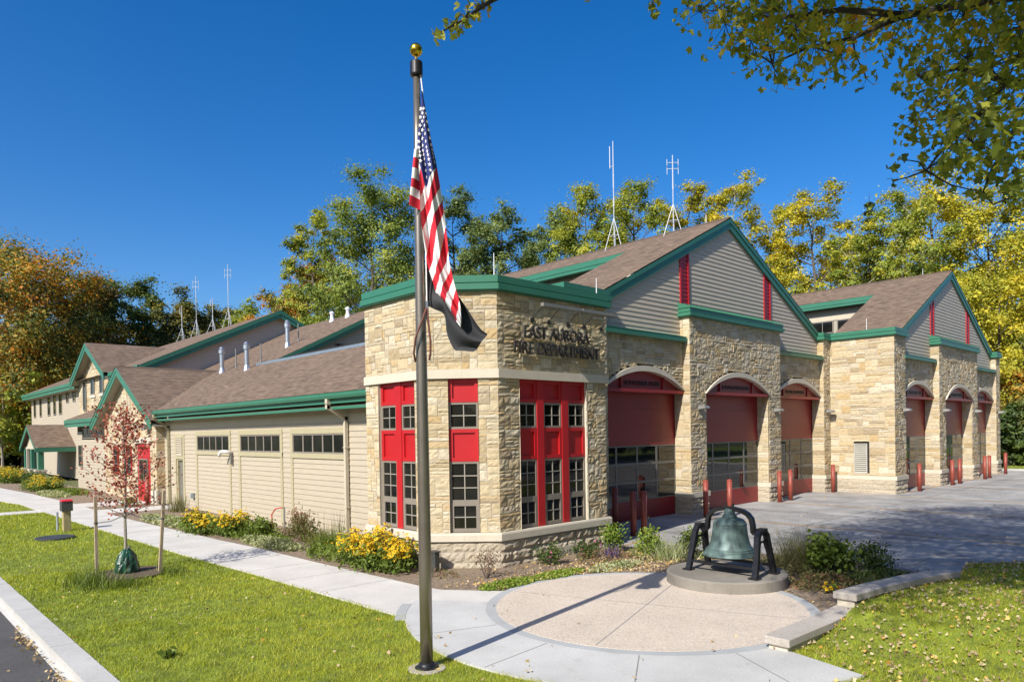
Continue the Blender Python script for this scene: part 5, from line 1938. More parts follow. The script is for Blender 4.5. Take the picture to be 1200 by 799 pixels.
ypts = []
hw = .60
bar(yk, [(BX, BY + hw + .02, 1.03), (BX, BY + .50, 1.03), (BX, BY + .485, 1.05), (BX, BY + .475, 1.18), (BX, BY + .45, 1.29), (BX, BY + .38, 1.37), (BX, BY + .28, 1.42), (BX, BY + .10, 1.455), (BX, BY - .10, 1.455), (BX, BY - .28, 1.42), (BX, BY - .38, 1.37), (BX, BY - .45, 1.29), (BX, BY - .475, 1.18), (BX, BY - .485, 1.05), (BX, BY - .50, 1.03), (BX, BY - hw - .02, 1.03)], .10, .075)
yk.build('yoke', 'black_metal', be)
for dy in (-.07, .07):
    nb_ = MB(); nb_.tube([(BX, BY + dy, 1.43), (BX, BY + dy, 1.56)], [.03, .022], 8); nb_.build('yoke_bolt', 'black_metal', be)
for sy in (1, -1):
    yy = BY + sy * .655
    fr_ = MB()
    # two splayed legs joined by a curved head
    bar(fr_, [(BX - .36, yy + sy * .04, .245), (BX - .27, yy + sy * .03, .55), (BX - .17, yy, .98), (BX - .10, yy, 1.06), (BX + .10, yy, 1.06), (BX + .17, yy, .98), (BX + .27, yy + sy * .03, .55), (BX + .36, yy + sy * .04, .245)], .085, .10)
    bar(fr_, [(BX - .23, yy + sy * .02, .62), (BX - .1, yy, .88), (BX + .1, yy, .88), (BX + .23, yy + sy * .02, .62)], .05, .06)
    sf_ = fr_.build('stand_frame', 'black_metal', be)
    bb = MB(); bb.box(BX - .09, BX + .09, yy - .07, yy + .07, 1.06, 1.13); bb.build('bearing', 'black_metal', be)
    for sx in (-1, 1):
        ft = MB(); ft.box(BX + sx * .36 - .08, BX + sx * .36 + .08, yy + sy * .04 - .09, yy + sy * .04 + .09, .243, .275); ft.build('foot', 'black_metal', sf_)
tie = MB()
for sx in (-1, 1):
    bar(tie, [(BX + sx * .3, BY - .68, .42), (BX + sx * .3, BY + .68, .42)], .05, .05)
tie.build('tie_bar', 'black_metal', be)

# stone benches
def bench(name, pts, z0, z1, wdt, basez, label):
    root = empty(name, (pts[0][0], pts[0][1], 0))
    tag(root, label, 'stone bench', None)
    up_ = [(x, y) for x, y in pts]; dn = [(x, y - wdt) for x, y in pts]
    s_ = MB(); s_.prism(dn + up_[::-1], z0, z1); so__ = s_.build('slab', 'granite', root)
    bv = so__.modifiers.new('bevel', 'BEVEL'); bv.width = .012; bv.segments = 2
    i_ = .05
    dn2 = [(x + (i_ if k == 0 else 0), y - wdt + i_) for k, (x, y) in enumerate(pts)]; up2_ = [(x + (i_ if k == 0 else 0), y - i_) for k, (x, y) in enumerate(pts)]
    b_ = MB(); b_.prism(dn2 + up2_[::-1], basez, z0 + .003); b_.build('base', 'limestone_trim', root)


bench('stone_bench', [(8.95, 4.68), (10.2, 4.64), (11.3, 4.66)], .09, .20, .36, -.06, 'lower pale stone bench slab at the right edge of the round plaza')
bench('stone_bench', [(11.18, 4.68), (12.0, 4.57), (13.1, 4.36), (14.15, 4.06)], .31, .42, .36, -.05, 'higher grey stone bench slab running back toward the apron')

# flagpole
FPx, FPy = 5.32, 7.36
fp = empty('flagpole', (FPx, FPy, 0))
tag(fp, 'tall tapered bronze flagpole with a gold ball standing in the lawn', 'flagpole')
b_ = MB(); b_.lathe([(.080, 0), (.080, 1.2), (.076, 2.6), (.066, 4.6), (.052, 6.4), (.043, 7.52)], FPx, FPy, 28); b_.build('pole', 'steel_brushed', fp, True)
b_ = MB(); b_.lathe([(.03, 7.5), (.075, 7.505), (.08, 7.52), (.08, 7.66), (.074, 7.68), (.02, 7.69)], FPx, FPy, 24); b_.build('truck', 'black_metal', fp)
b_ = MB(); b_.lathe([(.012, 7.68), (.012, 7.76)], FPx, FPy, 8); b_.build('spindle', 'gold', fp)
b_ = MB(); b_.lathe([(max(.001, .082 * math.cos(a)), 7.83 + .082 * math.sin(a)) for a in np.linspace(-1.5, 1.57, 16)], FPx, FPy, 28); b_.build('ball_finial', 'gold', fp, True)
b_ = MB(); b_.lathe([(.155, .0), (.155, .025), (.14, .035), (.11, .05), (.10, .075), (.082, .09)], FPx, FPy, 28); b_.build('base_collar', 'black_metal', fp)
b_ = MB(); b_.lathe([(.24, -.03), (.24, .012), (.225, .018), (.01, .024)], FPx, FPy, 24); b_.build('footing', 'granite', fp)
rv = np.array([RM[0][0], RM[0][1], 0.]); rv /= np.linalg.norm(rv); fw = np.array([RM[2][0], RM[2][1], 0.]); fw /= np.linalg.norm(fw)
bw = -fw
fo = np.array([FPx, FPy, 0.])


def fl3(a, z, b=0.):
    return fo + rv * a + bw * b + np.array([0, 0, z])


b_ = MB(); b_.tube([fl3(.055, 7.5, .02), fl3(.075, 7.3, .02), fl3(.08, 5.9, .02), fl3(.085, 4.6, .03)], .008, 6); b_.build('halyard', 'white_cloth', fp)
lp = [fl3(.085, 4.6, .02), fl3(.04, 4.42, .12), fl3(-.05, 4.2, .13), fl3(-.085, 4.0, .08), fl3(-.075, 3.9, .0)]
b_ = MB(); b_.tube(lp, .014, 6)
b_.tube([fl3(.085, 4.6, .03), fl3(.10, 4.4, .06), fl3(.125, 4.15, .06), fl3(.12, 4.0, .04), fl3(.10, 3.92, .0)], .014, 6)
b_.build('retainer_loop', 'rope_brown', fp)
b_ = MB(); b_.tube([fl3(.085, 4.66, .03), fl3(.088, 4.42, .03)], .02, 6); b_.build('snap_hook', 'galvanised', fp)


def catmull(cps, t):
    n = len(cps) - 1
    x = t * n; i = min(int(x), n - 1); f = x - i
    p0 = cps[max(i - 1, 0)]; p1 = cps[i]; p2 = cps[i + 1]; p3 = cps[min(i + 2, n)]
    return .5 * ((2 * p1) + (-p0 + p2) * f + (2 * p0 - 5 * p1 + 4 * p2 - p3) * f * f + (-p0 + 3 * p1 - 3 * p2 + p3) * f ** 3)


# the flag hangs as one draped sheet: outline curves (a, z) left and right, folds in depth
FLl = [(.068, 7.28), (.040, 6.95), (.0, 6.60), (.015, 6.40), (.034, 6.1), (.036, 5.8), (.05, 5.6), (.066, 5.38), (.10, 5.12), (.155, 4.92), (.21, 4.74), (.33, 4.58), (.44, 4.42), (.505, 4.33)]
FLr = [(.080, 7.28), (.130, 6.95), (.190, 6.62), (.225, 6.44), (.258, 6.22), (.30, 5.92), (.335, 5.64), (.36, 5.4), (.378, 5.16), (.41, 5.0), (.446, 4.84), (.49, 4.68), (.518, 4.52), (.520, 4.36)]


def usflag(w, s):
    lf = catmull([np.array(q) for q in FLl], s); rt = catmull([np.array(q) for q in FLr], s)
    p = lf + (rt - lf) * w
    k = min(1, s * 3)
    dep = .05 + k * (.045 * math.sin(w * 9.5 + s * 5.) + .02 * math.sin(w * 21 - s * 11) + .05 * math.sin(s * 6) * (1 - w)) + .03 * math.sin(w * 3.14)
    return fl3(p[0], p[1], dep), p


def lobe(w, s):
    a0 = -.025 - .075 * s; a1 = .048 + .004 * s
    a = a0 + (a1 - a0) * w
    z = 6.53 - .70 * s - .05 * w * s + .012 * math.sin(s * 9)
    return fl3(a, z, .135 + .03 * math.sin(w * 4 + s * 2) - .05 * w * w), None


def in_canton(p):
    a, z = p
    return z > (6.54 - (a + .01) * 4.2 if a < .10 else 6.07 + (a - .10) * 2.0)


ufl = empty('american_flag', tuple(fo + np.array([0, 0, 5.8])))
tag(ufl, 'red white and blue striped flag hanging limp from the flagpole', 'flag')
cb = {'red_cloth': MB(), 'white_cloth': MB(), 'blue_cloth': MB()}
nw_, ns_ = 70, 300
for j in range(ns_):
    for i in range(nw_):
        w0, w1, s0, s1 = i / nw_, (i + 1) / nw_, j / ns_, (j + 1) / ns_
        pm = usflag((w0 + w1) / 2, (s0 + s1) / 2)[1]
        if in_canton(pm): key = 'blue_cloth'
        else:
            q = (pm[0] * .955 - pm[1] * .295 + .02 * math.sin(pm[1] * 7)) / .085 + 40.35
            key = 'white_cloth' if int(q) % 2 == 0 else 'red_cloth'
        cb[key].face([usflag(w0, s0)[0], usflag(w1, s0)[0], usflag(w1, s1)[0], usflag(w0, s1)[0]])
for j in range(60):
    for i in range(12):
        s0, s1 = j / 60, (j + 1) / 60
        key = 'white_cloth' if int(s0 * 6 + 1e-6) % 2 == 0 else 'red_cloth'
        cb[key].face([lobe(i / 12, s0)[0], lobe((i + 1) / 12, s0)[0], lobe((i + 1) / 12, s1)[0], lobe(i / 12, s1)[0]])
for k_, nm_ in (('red_cloth', 'red_stripes'), ('white_cloth', 'white_stripes'), ('blue_cloth', 'blue_field')):
    cb[k_].build(nm_, k_, ufl, True)
sm_ = MB()
for r_ in range(11):
    for c_ in range(4):
        s = .055 + r_ * .0225 + (.011 if c_ % 2 else 0); w = .14 + c_ * .25
        p, pp = usflag(w, s)
        if not in_canton((pp[0], pp[1] - .05)): continue
        du_ = usflag(w + .03, s)[0] - p; dv_ = usflag(w, s + .006)[0] - p
        ew = np.linalg.norm(usflag(1, s)[0] - usflag(0, s)[0])
        if ew < .06: continue
        du_ /= np.linalg.norm(du_); nn = np.cross(du_, dv_); nn /= (np.linalg.norm(nn) + 1e-9); dv_ = np.cross(nn, du_)
        for sgn in (1, -1):
            sm_.face([p + sgn * nn * .007 + (du_ * math.cos(q * math.pi / 5) * .75 + dv_ * math.sin(q * math.pi / 5)) * (.031 if q % 2 == 0 else .013) for q in range(10)])
sm_.build('stars', 'white_cloth', ufl)

def quadmid(c, u):
    a, m_, b_ = (np.array(q) for q in c)
    k = .54
    la = (u - k) * (u - 1) / (k * 1.0); lm = u * (u - 1) / (k * (k - 1)); lb = u * (u - k) / (1 - k)
    return a * la + m_ * lm + b_ * lb


BCt = [[(.080, 5.55), (.080, 5.0), (.075, 4.62)],
       [(.22, 5.30), (.18, 4.85), (.17, 4.57)],
       [(.34, 5.00), (.30, 4.72), (.29, 4.50)],
       [(.40, 4.85), (.38, 4.52), (.32, 4.26)],
       [(.58, 4.58), (.50, 4.30), (.41, 4.06)],
       [(.74, 4.33), (.63, 4.17), (.50, 4.04)],
       [(.84, 4.25), (.75, 4.12), (.66, 4.02)]]


def bflag(u, v):
    rows = [quadmid([(*q, -.03) for q in c], u) for c in BCt]
    p = catmull(rows, v)
    return fl3(p[0], p[1], -.05 + min(1, v * 3) * .05 * math.sin(u * 9 + v * 4))


bfl = empty('black_flag', tuple(fo + np.array([0, 0, 4.6])))
tag(bfl, 'black flag drooping below the striped flag on the flagpole', 'flag')
m_ = MB()
for i in range(24):
    for j in range(40):
        m_.face([bflag(i / 24, j / 40), bflag((i + 1) / 24, j / 40), bflag((i + 1) / 24, (j + 1) / 40), bflag(i / 24, (j + 1) / 40)])
m_.build('cloth', 'black_cloth', bfl)
m_ = MB()
for (u, v, s_) in ((.12, .52, .03), (.16, .57, .026), (.22, .61, .022), (.2, .50, .02)):
    p = bflag(u, v)
    m_.face([p + bw * .03 + rv * s_ * math.cos(q * 1.05) * .7 + np.array([0, 0, 1]) * s_ * math.sin(q * 1.05) * 1.3 for q in range(6)])
m_.build('emblem', 'white_cloth', bfl)

# sapling with stakes, watering bag
TXx, TYy = 4.43, 17.25
gm = MB(); gm.prism([(TXx + .72 * math.cos(a) * (1 + .12 * math.sin(3 * a)), TYy - .15 + .85 * math.sin(a) * (1 + .1 * math.cos(2 * a))) for a in np.linspace(0, 6.1, 26)], -.01, .05); struct('mulch_ring', gm, 'mulch_dark')
for nm, x, y, h, dx, lab in (('tree_stake', 3.92, 17.55, 1.74, -.0, 'straight pale wooden stake left of the red leaved sapling'), ('tree_stake', 4.97, 16.8, 1.82, .10, 'leaning pale wooden stake right of the red leaved sapling')):
    root = empty(nm, (x, y, 0)); tag(root, lab, 'tree stake')
    b_ = MB(); b_.hexa([(x - .03, y - .03, -.05), (x + .03, y - .03, -.05), (x + .03, y + .03, -.05), (x - .03, y + .03, -.05), (x + dx - .03, y - dx - .03, h), (x + dx + .03, y - dx - .03, h), (x + dx + .03, y - dx + .03, h + .03), (x + dx - .03, y - dx + .03, h + .03)]); b_.build('post', 'wood_stake', root)
    b_ = MB(); q = 1.2 / h if False else .66
    b_.tube([(x + dx * q, y - dx * q, h * q), ((x + TXx) / 2, (y + TYy) / 2, h * q + .03), (TXx, TYy, h * q + .16)], .012, 6); b_.lathe([(.04, h * q - .02), (.04, h * q + .02)], x + dx * q, y - dx * q, 8); b_.build('tie_strap', 'plastic_dark', root)
sp = empty('sapling', (TXx, TYy, 0)); tag(sp, 'young tree with sparse crimson leaves held between two wooden stakes', 'sapling')
rg = np.random.default_rng(50)
tk = MB()
tk.tube([(TXx, TYy, 0), (TXx - .01, TYy, 1.2), (TXx + .02, TYy, 2.2), (TXx, TYy + .02, 3.1), (TXx + .02, TYy, 3.9)], [.035, .03, .024, .014, .004], 8)
tips = []
tk2 = MB()
for i in range(34):
    z = 1.25 + 2.3 * (i / 34) + rg.uniform(-.05, .05); an = i * 2.4 + rg.uniform(-.3, .3)
    ln = (1.15 - .75 * ((z - 1.2) / 2.6)) * rg.uniform(.7, 1.15)
    d = np.array([math.cos(an), math.sin(an), .75])
    p0 = np.array([TXx, TYy, z]); p1 = p0 + d * ln * .5 * np.array([1, 1, .55]); p2 = p0 + d * ln * np.array([1, 1, .8]) * .92
    tk2.tube([p0, p1, p2], [.010, .006, .003], 5)
    for k in range(58):
        f = rg.uniform(.15, 1.05); b2 = p0 * (1 - f) + p2 * f if f > .5 else p0 + (p1 - p0) * f * 2
        tips.append(b2 + rg.normal(size=3) * .085)
tk.build('trunk', 'bark_pale', sp)
tk2.build('branches', 'bark_dark', sp)
tips = np.array(tips)
V = diamonds(tips, .068, .7, rg, -.4)
fast('crown', V.reshape(-1, 3), 4, rg.random(len(tips)), 'leaf_crimson', sp)
wb = empty('watering_bag', (TXx, TYy, 0)); tag(wb, 'dark green plastic watering bag wrapped around the sapling foot', 'watering bag')
b_ = MB()
rg2 = np.random.default_rng(4)
n = 20; prof = [(.22, .03), (.235, .10), (.215, .26), (.165, .42), (.10, .52), (.05, .57)]
base = len(b_.v)
for r_, z in prof:
    for k in range(n):
        q = r_ * (1 + .13 * math.sin(k * 2.2 + z * 9) + rg2.uniform(-.05, .05))
        b_.v.append((TXx + q * math.cos(6.283 * k / n), TYy + q * math.sin(6.283 * k / n) - .03, z))
for i in range(len(prof) - 1):
    for k in range(n):
        b_.f.append((i * n + k, i * n + (k + 1) % n, (i + 1) * n + (k + 1) % n, (i + 1) * n + k)); b_.mi.append(0); b_.t.append(.5); b_.uv.append(None)
b_.build('bag', 'bag_green', wb)
b_ = MB(); b_.tube([(TXx - .02, TYy - .08, .53), (TXx + .05, TYy - .1, .64), (TXx + .09, TYy - .05, .58), (TXx + .02, TYy - .03, .55)], .016, 6); b_.build('strap', 'plastic_dark', wb)

# post with a meter box, manhole, spigot, hose
mp_ = empty('utility_post', (5.15, 26.8, 0)); tag(mp_, 'short wooden post with a grey box and red lid standing in the lawn', 'utility post')
b_ = MB(); b_.box(5.05, 5.26, 26.7, 26.92, -.05, .78); b_.build('post', 'treated_post', mp_)
b_ = MB(); b_.box(5.0, 5.31, 26.64, 26.97, .66, .98); b_.build('meter_box', 'plastic_dark', mp_)
b_ = MB(); b_.hexa([(4.99, 26.62, .98), (5.32, 26.62, .98), (5.32, 26.99, .98), (4.99, 26.99, .98), (5.03, 26.68, 1.02), (5.29, 26.68, 1.02), (5.29, 26.94, 1.02), (5.03, 26.94, 1.02)]); b_.build('lid', 'plastic_red', mp_)
b_ = MB(); b_.tube([(4.93, 26.98, -.02), (4.93, 26.98, .62)], .035, 8); b_.build('conduit', 'utility_grey', mp_)
b_ = MB(); b_.lathe([(.52, -.02), (.52, .055), (.50, .065), (.02, .07)], 4.5, 25.0, 28); tag(b_.build('manhole_cover', 'manhole_iron'), 'round dark iron manhole cover lying in the lawn near the kerb', 'manhole cover')
hb = empty('hose_pipe', (9.9, 21.2, 0)); tag(hb, 'thin bent red hose rising from the coneflowers by the siding', 'hose')
b_ = MB(); b_.tube([(9.75, 21.6, .05), (9.72, 21.6, .5), (9.8, 21.5, .68), (9.95, 21.3, .72)], .022, 8); b_.build('hose', 'red_hose', hb)
b_ = MB(); b_.tube([(9.98, 21.25, -.02), (9.98, 21.25, .74)], .03, 8); b_.build('riser', 'galvanised', hb)
dsx = empty('drain_box', (9.2, 12.3, 0)); tag(dsx, 'small dark grey box on the ground against the tower beside the flagpole', 'outlet box')
b_ = MB(); b_.box(9.12, 9.24, 12.25, 12.45, 0, .42); b_.build('housing', 'plastic_dark', dsx)
b_ = MB(); b_.box(9.1, 9.26, 12.23, 12.47, .42, .45); b_.build('lid', 'plastic_dark', dsx)
for i, (x, y, wd, lab) in enumerate(((8.6, 84.5, .55, 'white square sign on a post at the far left edge'), (10.2, 86, .42, 'narrow white sign on a dark post left of the porch'))):
    sg_ = empty('sign_post', (x, y, 0)); tag(sg_, lab, 'sign')
    b_ = MB(); b_.box(x - .05, x + .05, y - .05, y + .05, 0, 2.2); b_.build('post', 'bark', sg_)
    b_ = MB(); b_.box(x - .08, x - .05, y - wd / 2, y + wd / 2, 1.5, 2.4); b_.build('panel', 'white_metal', sg_)

# rooftop antennas
def antenna(name, x, y, z, h, label, kind=0, group='antennas on the station roofs'):
    root = empty(name, (x, y, z)); tag(root, label, 'antenna', group)
    tz = min(1.25, h * .36)
    t = MB()
    for k in range(3):
        an = 2.0944 * k + .5
        t.tube([(x + .45 * math.cos(an), y + .45 * math.sin(an), z - .25), (x, y, z + tz)], .017, 5)
        a2 = an + 2.0944
        t.tube([(x + .25 * math.cos(an), y + .25 * math.sin(an), z + tz * .38), (x + .25 * math.cos(a2), y + .25 * math.sin(a2), z + tz * .38)], .014, 4)
    t.build('tripod', 'antenna_grey', root)
    b_ = MB(); b_.tube([(x, y, z), (x, y, z + h * .85)], .02, 6); b_.build('mast', 'antenna_grey', root)
    b_ = MB(); b_.tube([(x, y, z + h * .55), (x, y, z + h)], [.03, .018], 6); b_.build('whip', 'antenna_grey', root)
    b_ = MB()
    if kind:
        for zz in (.82, .9):
            for dx in (-.16, .16):
                b_.tube([(x + dx, y - dx, z + h * zz - .22), (x + dx, y - dx, z + h * zz + .14)], .013, 5)
            b_.tube([(x - .16, y + .16, z + h * zz), (x + .16, y - .16, z + h * zz)], .014, 5)
    else:
        b_.tube([(x - .1, y + .1, z + h * .74), (x - .1, y + .1, z + h * .95)], .022, 5)
        b_.tube([(x - .1, y + .1, z + h * .76), (x, y, z + h * .76)], .014, 5)
        b_.tube([(x, y, z + h * .38), (x, y, z + h * .46)], .035, 6)
    b_.build('dipoles', 'antenna_grey', root)


antenna('roof_antenna', LC, 19.55, 10.98, 4.6, 'tallest white antenna on a tripod on the main bay roof ridge')
antenna('roof_antenna', LC, 16.5, 10.98, 3.1, 'white antenna with short crossed dipoles nearest the gable peak of the main bay roof', 1)
for k, (px, py, tp, lab) in enumerate(((213.5, 393, 358, 'short white antenna, leftmost of four on the two storey ridge'), (230.5, 390, 329, 'tallest white antenna, second of four on the two storey ridge'), (249.5, 384, 350, 'third of four white antennas on the two storey ridge'), (268, 377.5, 313, 'white antenna nearest the gable peak of four on the two storey ridge'))):
    d = ray(px, py); tt = AX / d[0]; yv = d[1] * tt; sc_ = math.hypot(AX, yv) / FPX * 1.03
    antenna('roof_antenna', AX, yv, AZ + .02, (py - tp) * sc_, lab, k % 2)
# vents on the roofs
def roofvent(x, y, h, r_, label, cap=True, mat='galvanised', z=None, group='metal vents on the roofs'):
    z = rr(x) if z is None else z
    root = empty('roof_vent', (x, y, z)); tag(root, label, 'roof vent', group)
    b_ = MB(); b_.lathe([(r_ * 1.7, -.08 + z), (r_ * 1.15, z + .16), (r_, z + .2), (r_, z + h)], x, y, 16); b_.build('stack', mat, root)
    if cap:
        b_ = MB(); b_.lathe([(r_, z + h * .8), (r_ * 1.45, z + h * .82), (r_ * 1.45, z + h * .97), (r_ * 1.1, z + h * 1.0), (r_ * 1.35, z + h * 1.03), (r_ * .6, z + h * 1.12), (.01, z + h * 1.13)], x, y, 16); b_.build('vent_cap', mat, root)
    return root


roofvent(14.0, 36.6, 1.15, .105, 'galvanised capped flue, left of a pair low on the wing roof')
roofvent(13.7, 32.8, 1.15, .105, 'galvanised capped flue, right of a pair low on the wing roof')
roofvent(16.6, 34.6, 1.2, .105, 'galvanised capped flue standing higher on the roof above the pair')
roofvent(14.4, 35.8, .95, .03, 'thin grey vent rod beside the left flue of the pair', False, 'lamp_grey')
roofvent(14.2, 32.4, .95, .03, 'thin grey vent rod beside the right flue of the pair', False, 'lamp_grey')
roofvent(17.2, 34.6, .95, .03, 'thin grey vent rod beside the highest flue', False, 'lamp_grey')
roofvent(20.6, 37.2, .5, .1, 'small white vent, left of two near the ridge behind the tower', True, 'white_metal')
roofvent(20.7, 35.6, .5, .1, 'small white vent, right of two near the ridge behind the tower', True, 'white_metal')
for x, y, z, h, lab in ((10.55, 11.8, 6.42, .55, 'thin lightning rod on the front corner of the tower parapet'), (14.0, 11.75, 6.42, .45, 'thin lightning rod at the right end of the tower parapet'), (LC, 15.0, 10.98, .35, 'thin lightning rod near the main gable peak'), (33.05, 12.2, 7.2, .55, 'thin lightning rod on the parapet above the louvered stone wall'), (RC, 12.6, 10.98, .35, 'thin lightning rod near the far gable peak')):
    o = empty('lightning_rod', (x, y, z)); tag(o, lab, 'lightning rod', 'lightning rods on the roof edges')
    b_ = MB(); b_.tube([(x, y, z - .05), (x, y, z + h)], [.016, .009], 5); b_.build('rod', 'white_metal', o)
    b_ = MB(); b_.lathe([(.05, z - .03), (.05, z + .03), (.02, z + .05)], x, y, 8); b_.build('foot', 'lamp_grey', o)

# ================================================================== TREES
def make_tree(name, x, y, H, W, base, leafmat_, label, seed, nleaf=12000, lsize=.34, nlimb=18, cat='tree', group=None, bark='bark', airy=1.0, trunk_r=None, wd=.7, tintshift=0., squash=1.0, multi=1):
    rg = np.random.default_rng(seed)
    root = empty(name, (x, y, -.05), world=False)
    tag(root, label, cat, group)
    tr_ = trunk_r or H * .013
    tk = MB()
    cl = []
    for mth in range(multi):
        off = np.array([0, 0, 0.]) if multi == 1 else np.array([rg.uniform(-.12, .12) * W, rg.uniform(-.12, .12) * W, 0])
        lean = rg.normal(size=2) * .03 * H if multi == 1 else off[:2] * 1.8
        tp = [np.array([0, 0, 0.])]
        ns = 7
        for i in range(1, ns + 1):
            f = i / ns
            tp.append(np.array([off[0] * min(1, f * 2) + lean[0] * f * f + rg.normal() * .006 * H, off[1] * min(1, f * 2) + lean[1] * f * f + rg.normal() * .006 * H, H * .88 * f]))
        tk.tube(tp, [tr_ * (1.25 if i == 0 else 1) * (1 - i / ns) ** .8 / multi ** .4 + .012 for i in range(ns + 1)], 7)

        def tpos(z):
            f = np.clip(z / (H * .88), 0, 1) * ns
            i = min(int(f), ns - 1)
            return tp[i] + (tp[i + 1] - tp[i]) * (f - i)
        nl = max(6, nlimb // multi)
        for i in range(nl):
            f = (i + rg.uniform(.1, .9)) / nl
            hz = base + (H * .97 - base) * f
            env = W / 2 * (math.sin(math.pi * min(1, (f * .86 + .12))) ** .55)
            an = i * 2.39996 + rg.uniform(-.5, .5)
            rad = env * rg.uniform(.62, 1.0) / (1 if multi == 1 else 1.25)
            end = np.array([off[0] + lean[0] * f + math.cos(an) * rad, off[1] + lean[1] * f + math.sin(an) * rad, hz])
            z0 = max(base * .55, hz - rad * rg.uniform(.55, 1.0) - .03 * H)
            st_ = tpos(z0)
            mid = st_ * .45 + end * .55 + np.array([0, 0, -.02 * H]) + rg.normal(size=3) * .012 * H
            lr = tr_ * .42 * (1 - .6 * f) / multi ** .3
            tk.tube([st_, mid, end], [lr, lr * .6, lr * .18], 5, cap=False)
            nsub = rg.integers(4, 8)
            for k in range(nsub):
                g = rg.uniform(.25, 1.0)
                p = st_ * (1 - g) ** 2 + 2 * mid * g * (1 - g) + end * g * g if g < .98 else end
                d = unit(np.array([math.cos(an), math.sin(an), .35]) + rg.normal(size=3) * .75)
                ln = W * rg.uniform(.08, .20)
                e = p + d * ln
                tk.tube([p, (p + e) / 2 + rg.normal(size=3) * .03 * ln, e], [lr * .35, lr * .2, .012], 4, cap=False)
                for q in range(rg.integers(2, 4)):
                    cl.append(p + d * ln * rg.uniform(.35, 1.15) + rg.normal(size=3) * .022 * W)
    tk.build('trunk', bark, root)
    C = np.array(cl)
    m_ = len(C)
    wgt = rg.uniform(.45, 1.4, m_); wgt /= wgt.sum()
    idx = rg.choice(m_, nleaf, p=wgt)
    sig = W * .052 * airy
    inner = rg.random(nleaf) < .22
    P = C[idx] + rg.normal(size=(nleaf, 3)) * np.array([sig, sig, sig * .62 * squash]) * np.where(inner, .6, 1.08)[:, None]
    keep = P[:, 2] > base * .35
    P = P[keep]; idx = idx[keep]; inner = inner[keep]
    lsz = lsize * rg.uniform(.6, 1.35, len(P)) * np.where(inner, 1.9, 1.)
    out_ = unit(P - C.mean(0)) * .75 + unit(P - C[idx]) * .6 + np.array([0, 0, .45])
    V = diamonds(P, lsz, wd, rg, 0., nrm=out_)
    cn = clumpnoise(P, seed + 1, 2.2 / W * 3)
    t = np.clip(.48 + tintshift + .20 * cn + rg.normal(size=m_)[idx] * .17 + rg.normal(size=len(P)) * .13, 0, 1)
    fast('crown', V.reshape(-1, 3), 4, t, leafmat_, root)
    return root


def spruce(name, x, y, H, W, label, seed, n=9000):
    rg = np.random.default_rng(seed)
    root = empty(name, (x, y, -.05), world=False)
    tag(root, label, 'tree')
    tk = MB(); tk.tube([(0, 0, 0), (0, 0, H * .6), (0, 0, H)], [H * .012, H * .007, .01], 7)
    Ps = []
    nw = 30
    for i in range(nw):
        z = H * (.12 + .86 * i / nw)
        rr_ = W / 2 * (1 - i / nw) ** .85 + .1
        for k in range(7):
            an = i * 1.1 + k * .9 + rg.uniform(-.2, .2); ln = rr_ * rg.uniform(.65, 1.1)
            p1 = np.array([math.cos(an) * ln, math.sin(an) * ln, z - .18 * ln])
            tk.tube([(0, 0, z), tuple(p1)], [.03, .008], 4, cap=False)
            mm = max(6, int(n / nw / 7))
            f = rg.uniform(.15, 1, mm)[:, None]
            Ps.append(np.array([0, 0, z]) * (1 - f) + p1 * f + rg.normal(size=(mm, 3)) * np.array([.16, .16, .12]) * (W / 6))
    tk.build('trunk', 'bark_dark', root)
    P = np.concatenate(Ps)
    V = diamonds(P, .34, .35, rg, -.2)
    fast('crown', V.reshape(-1, 3), 4, rg.random(len(P)), 'leaf_needle', root)


def dirpos(px, D):
    p = atd(px, 505, D)
    return p[0], p[1]


def topz(px, py, D):
    return atd(px, py, D)[2]


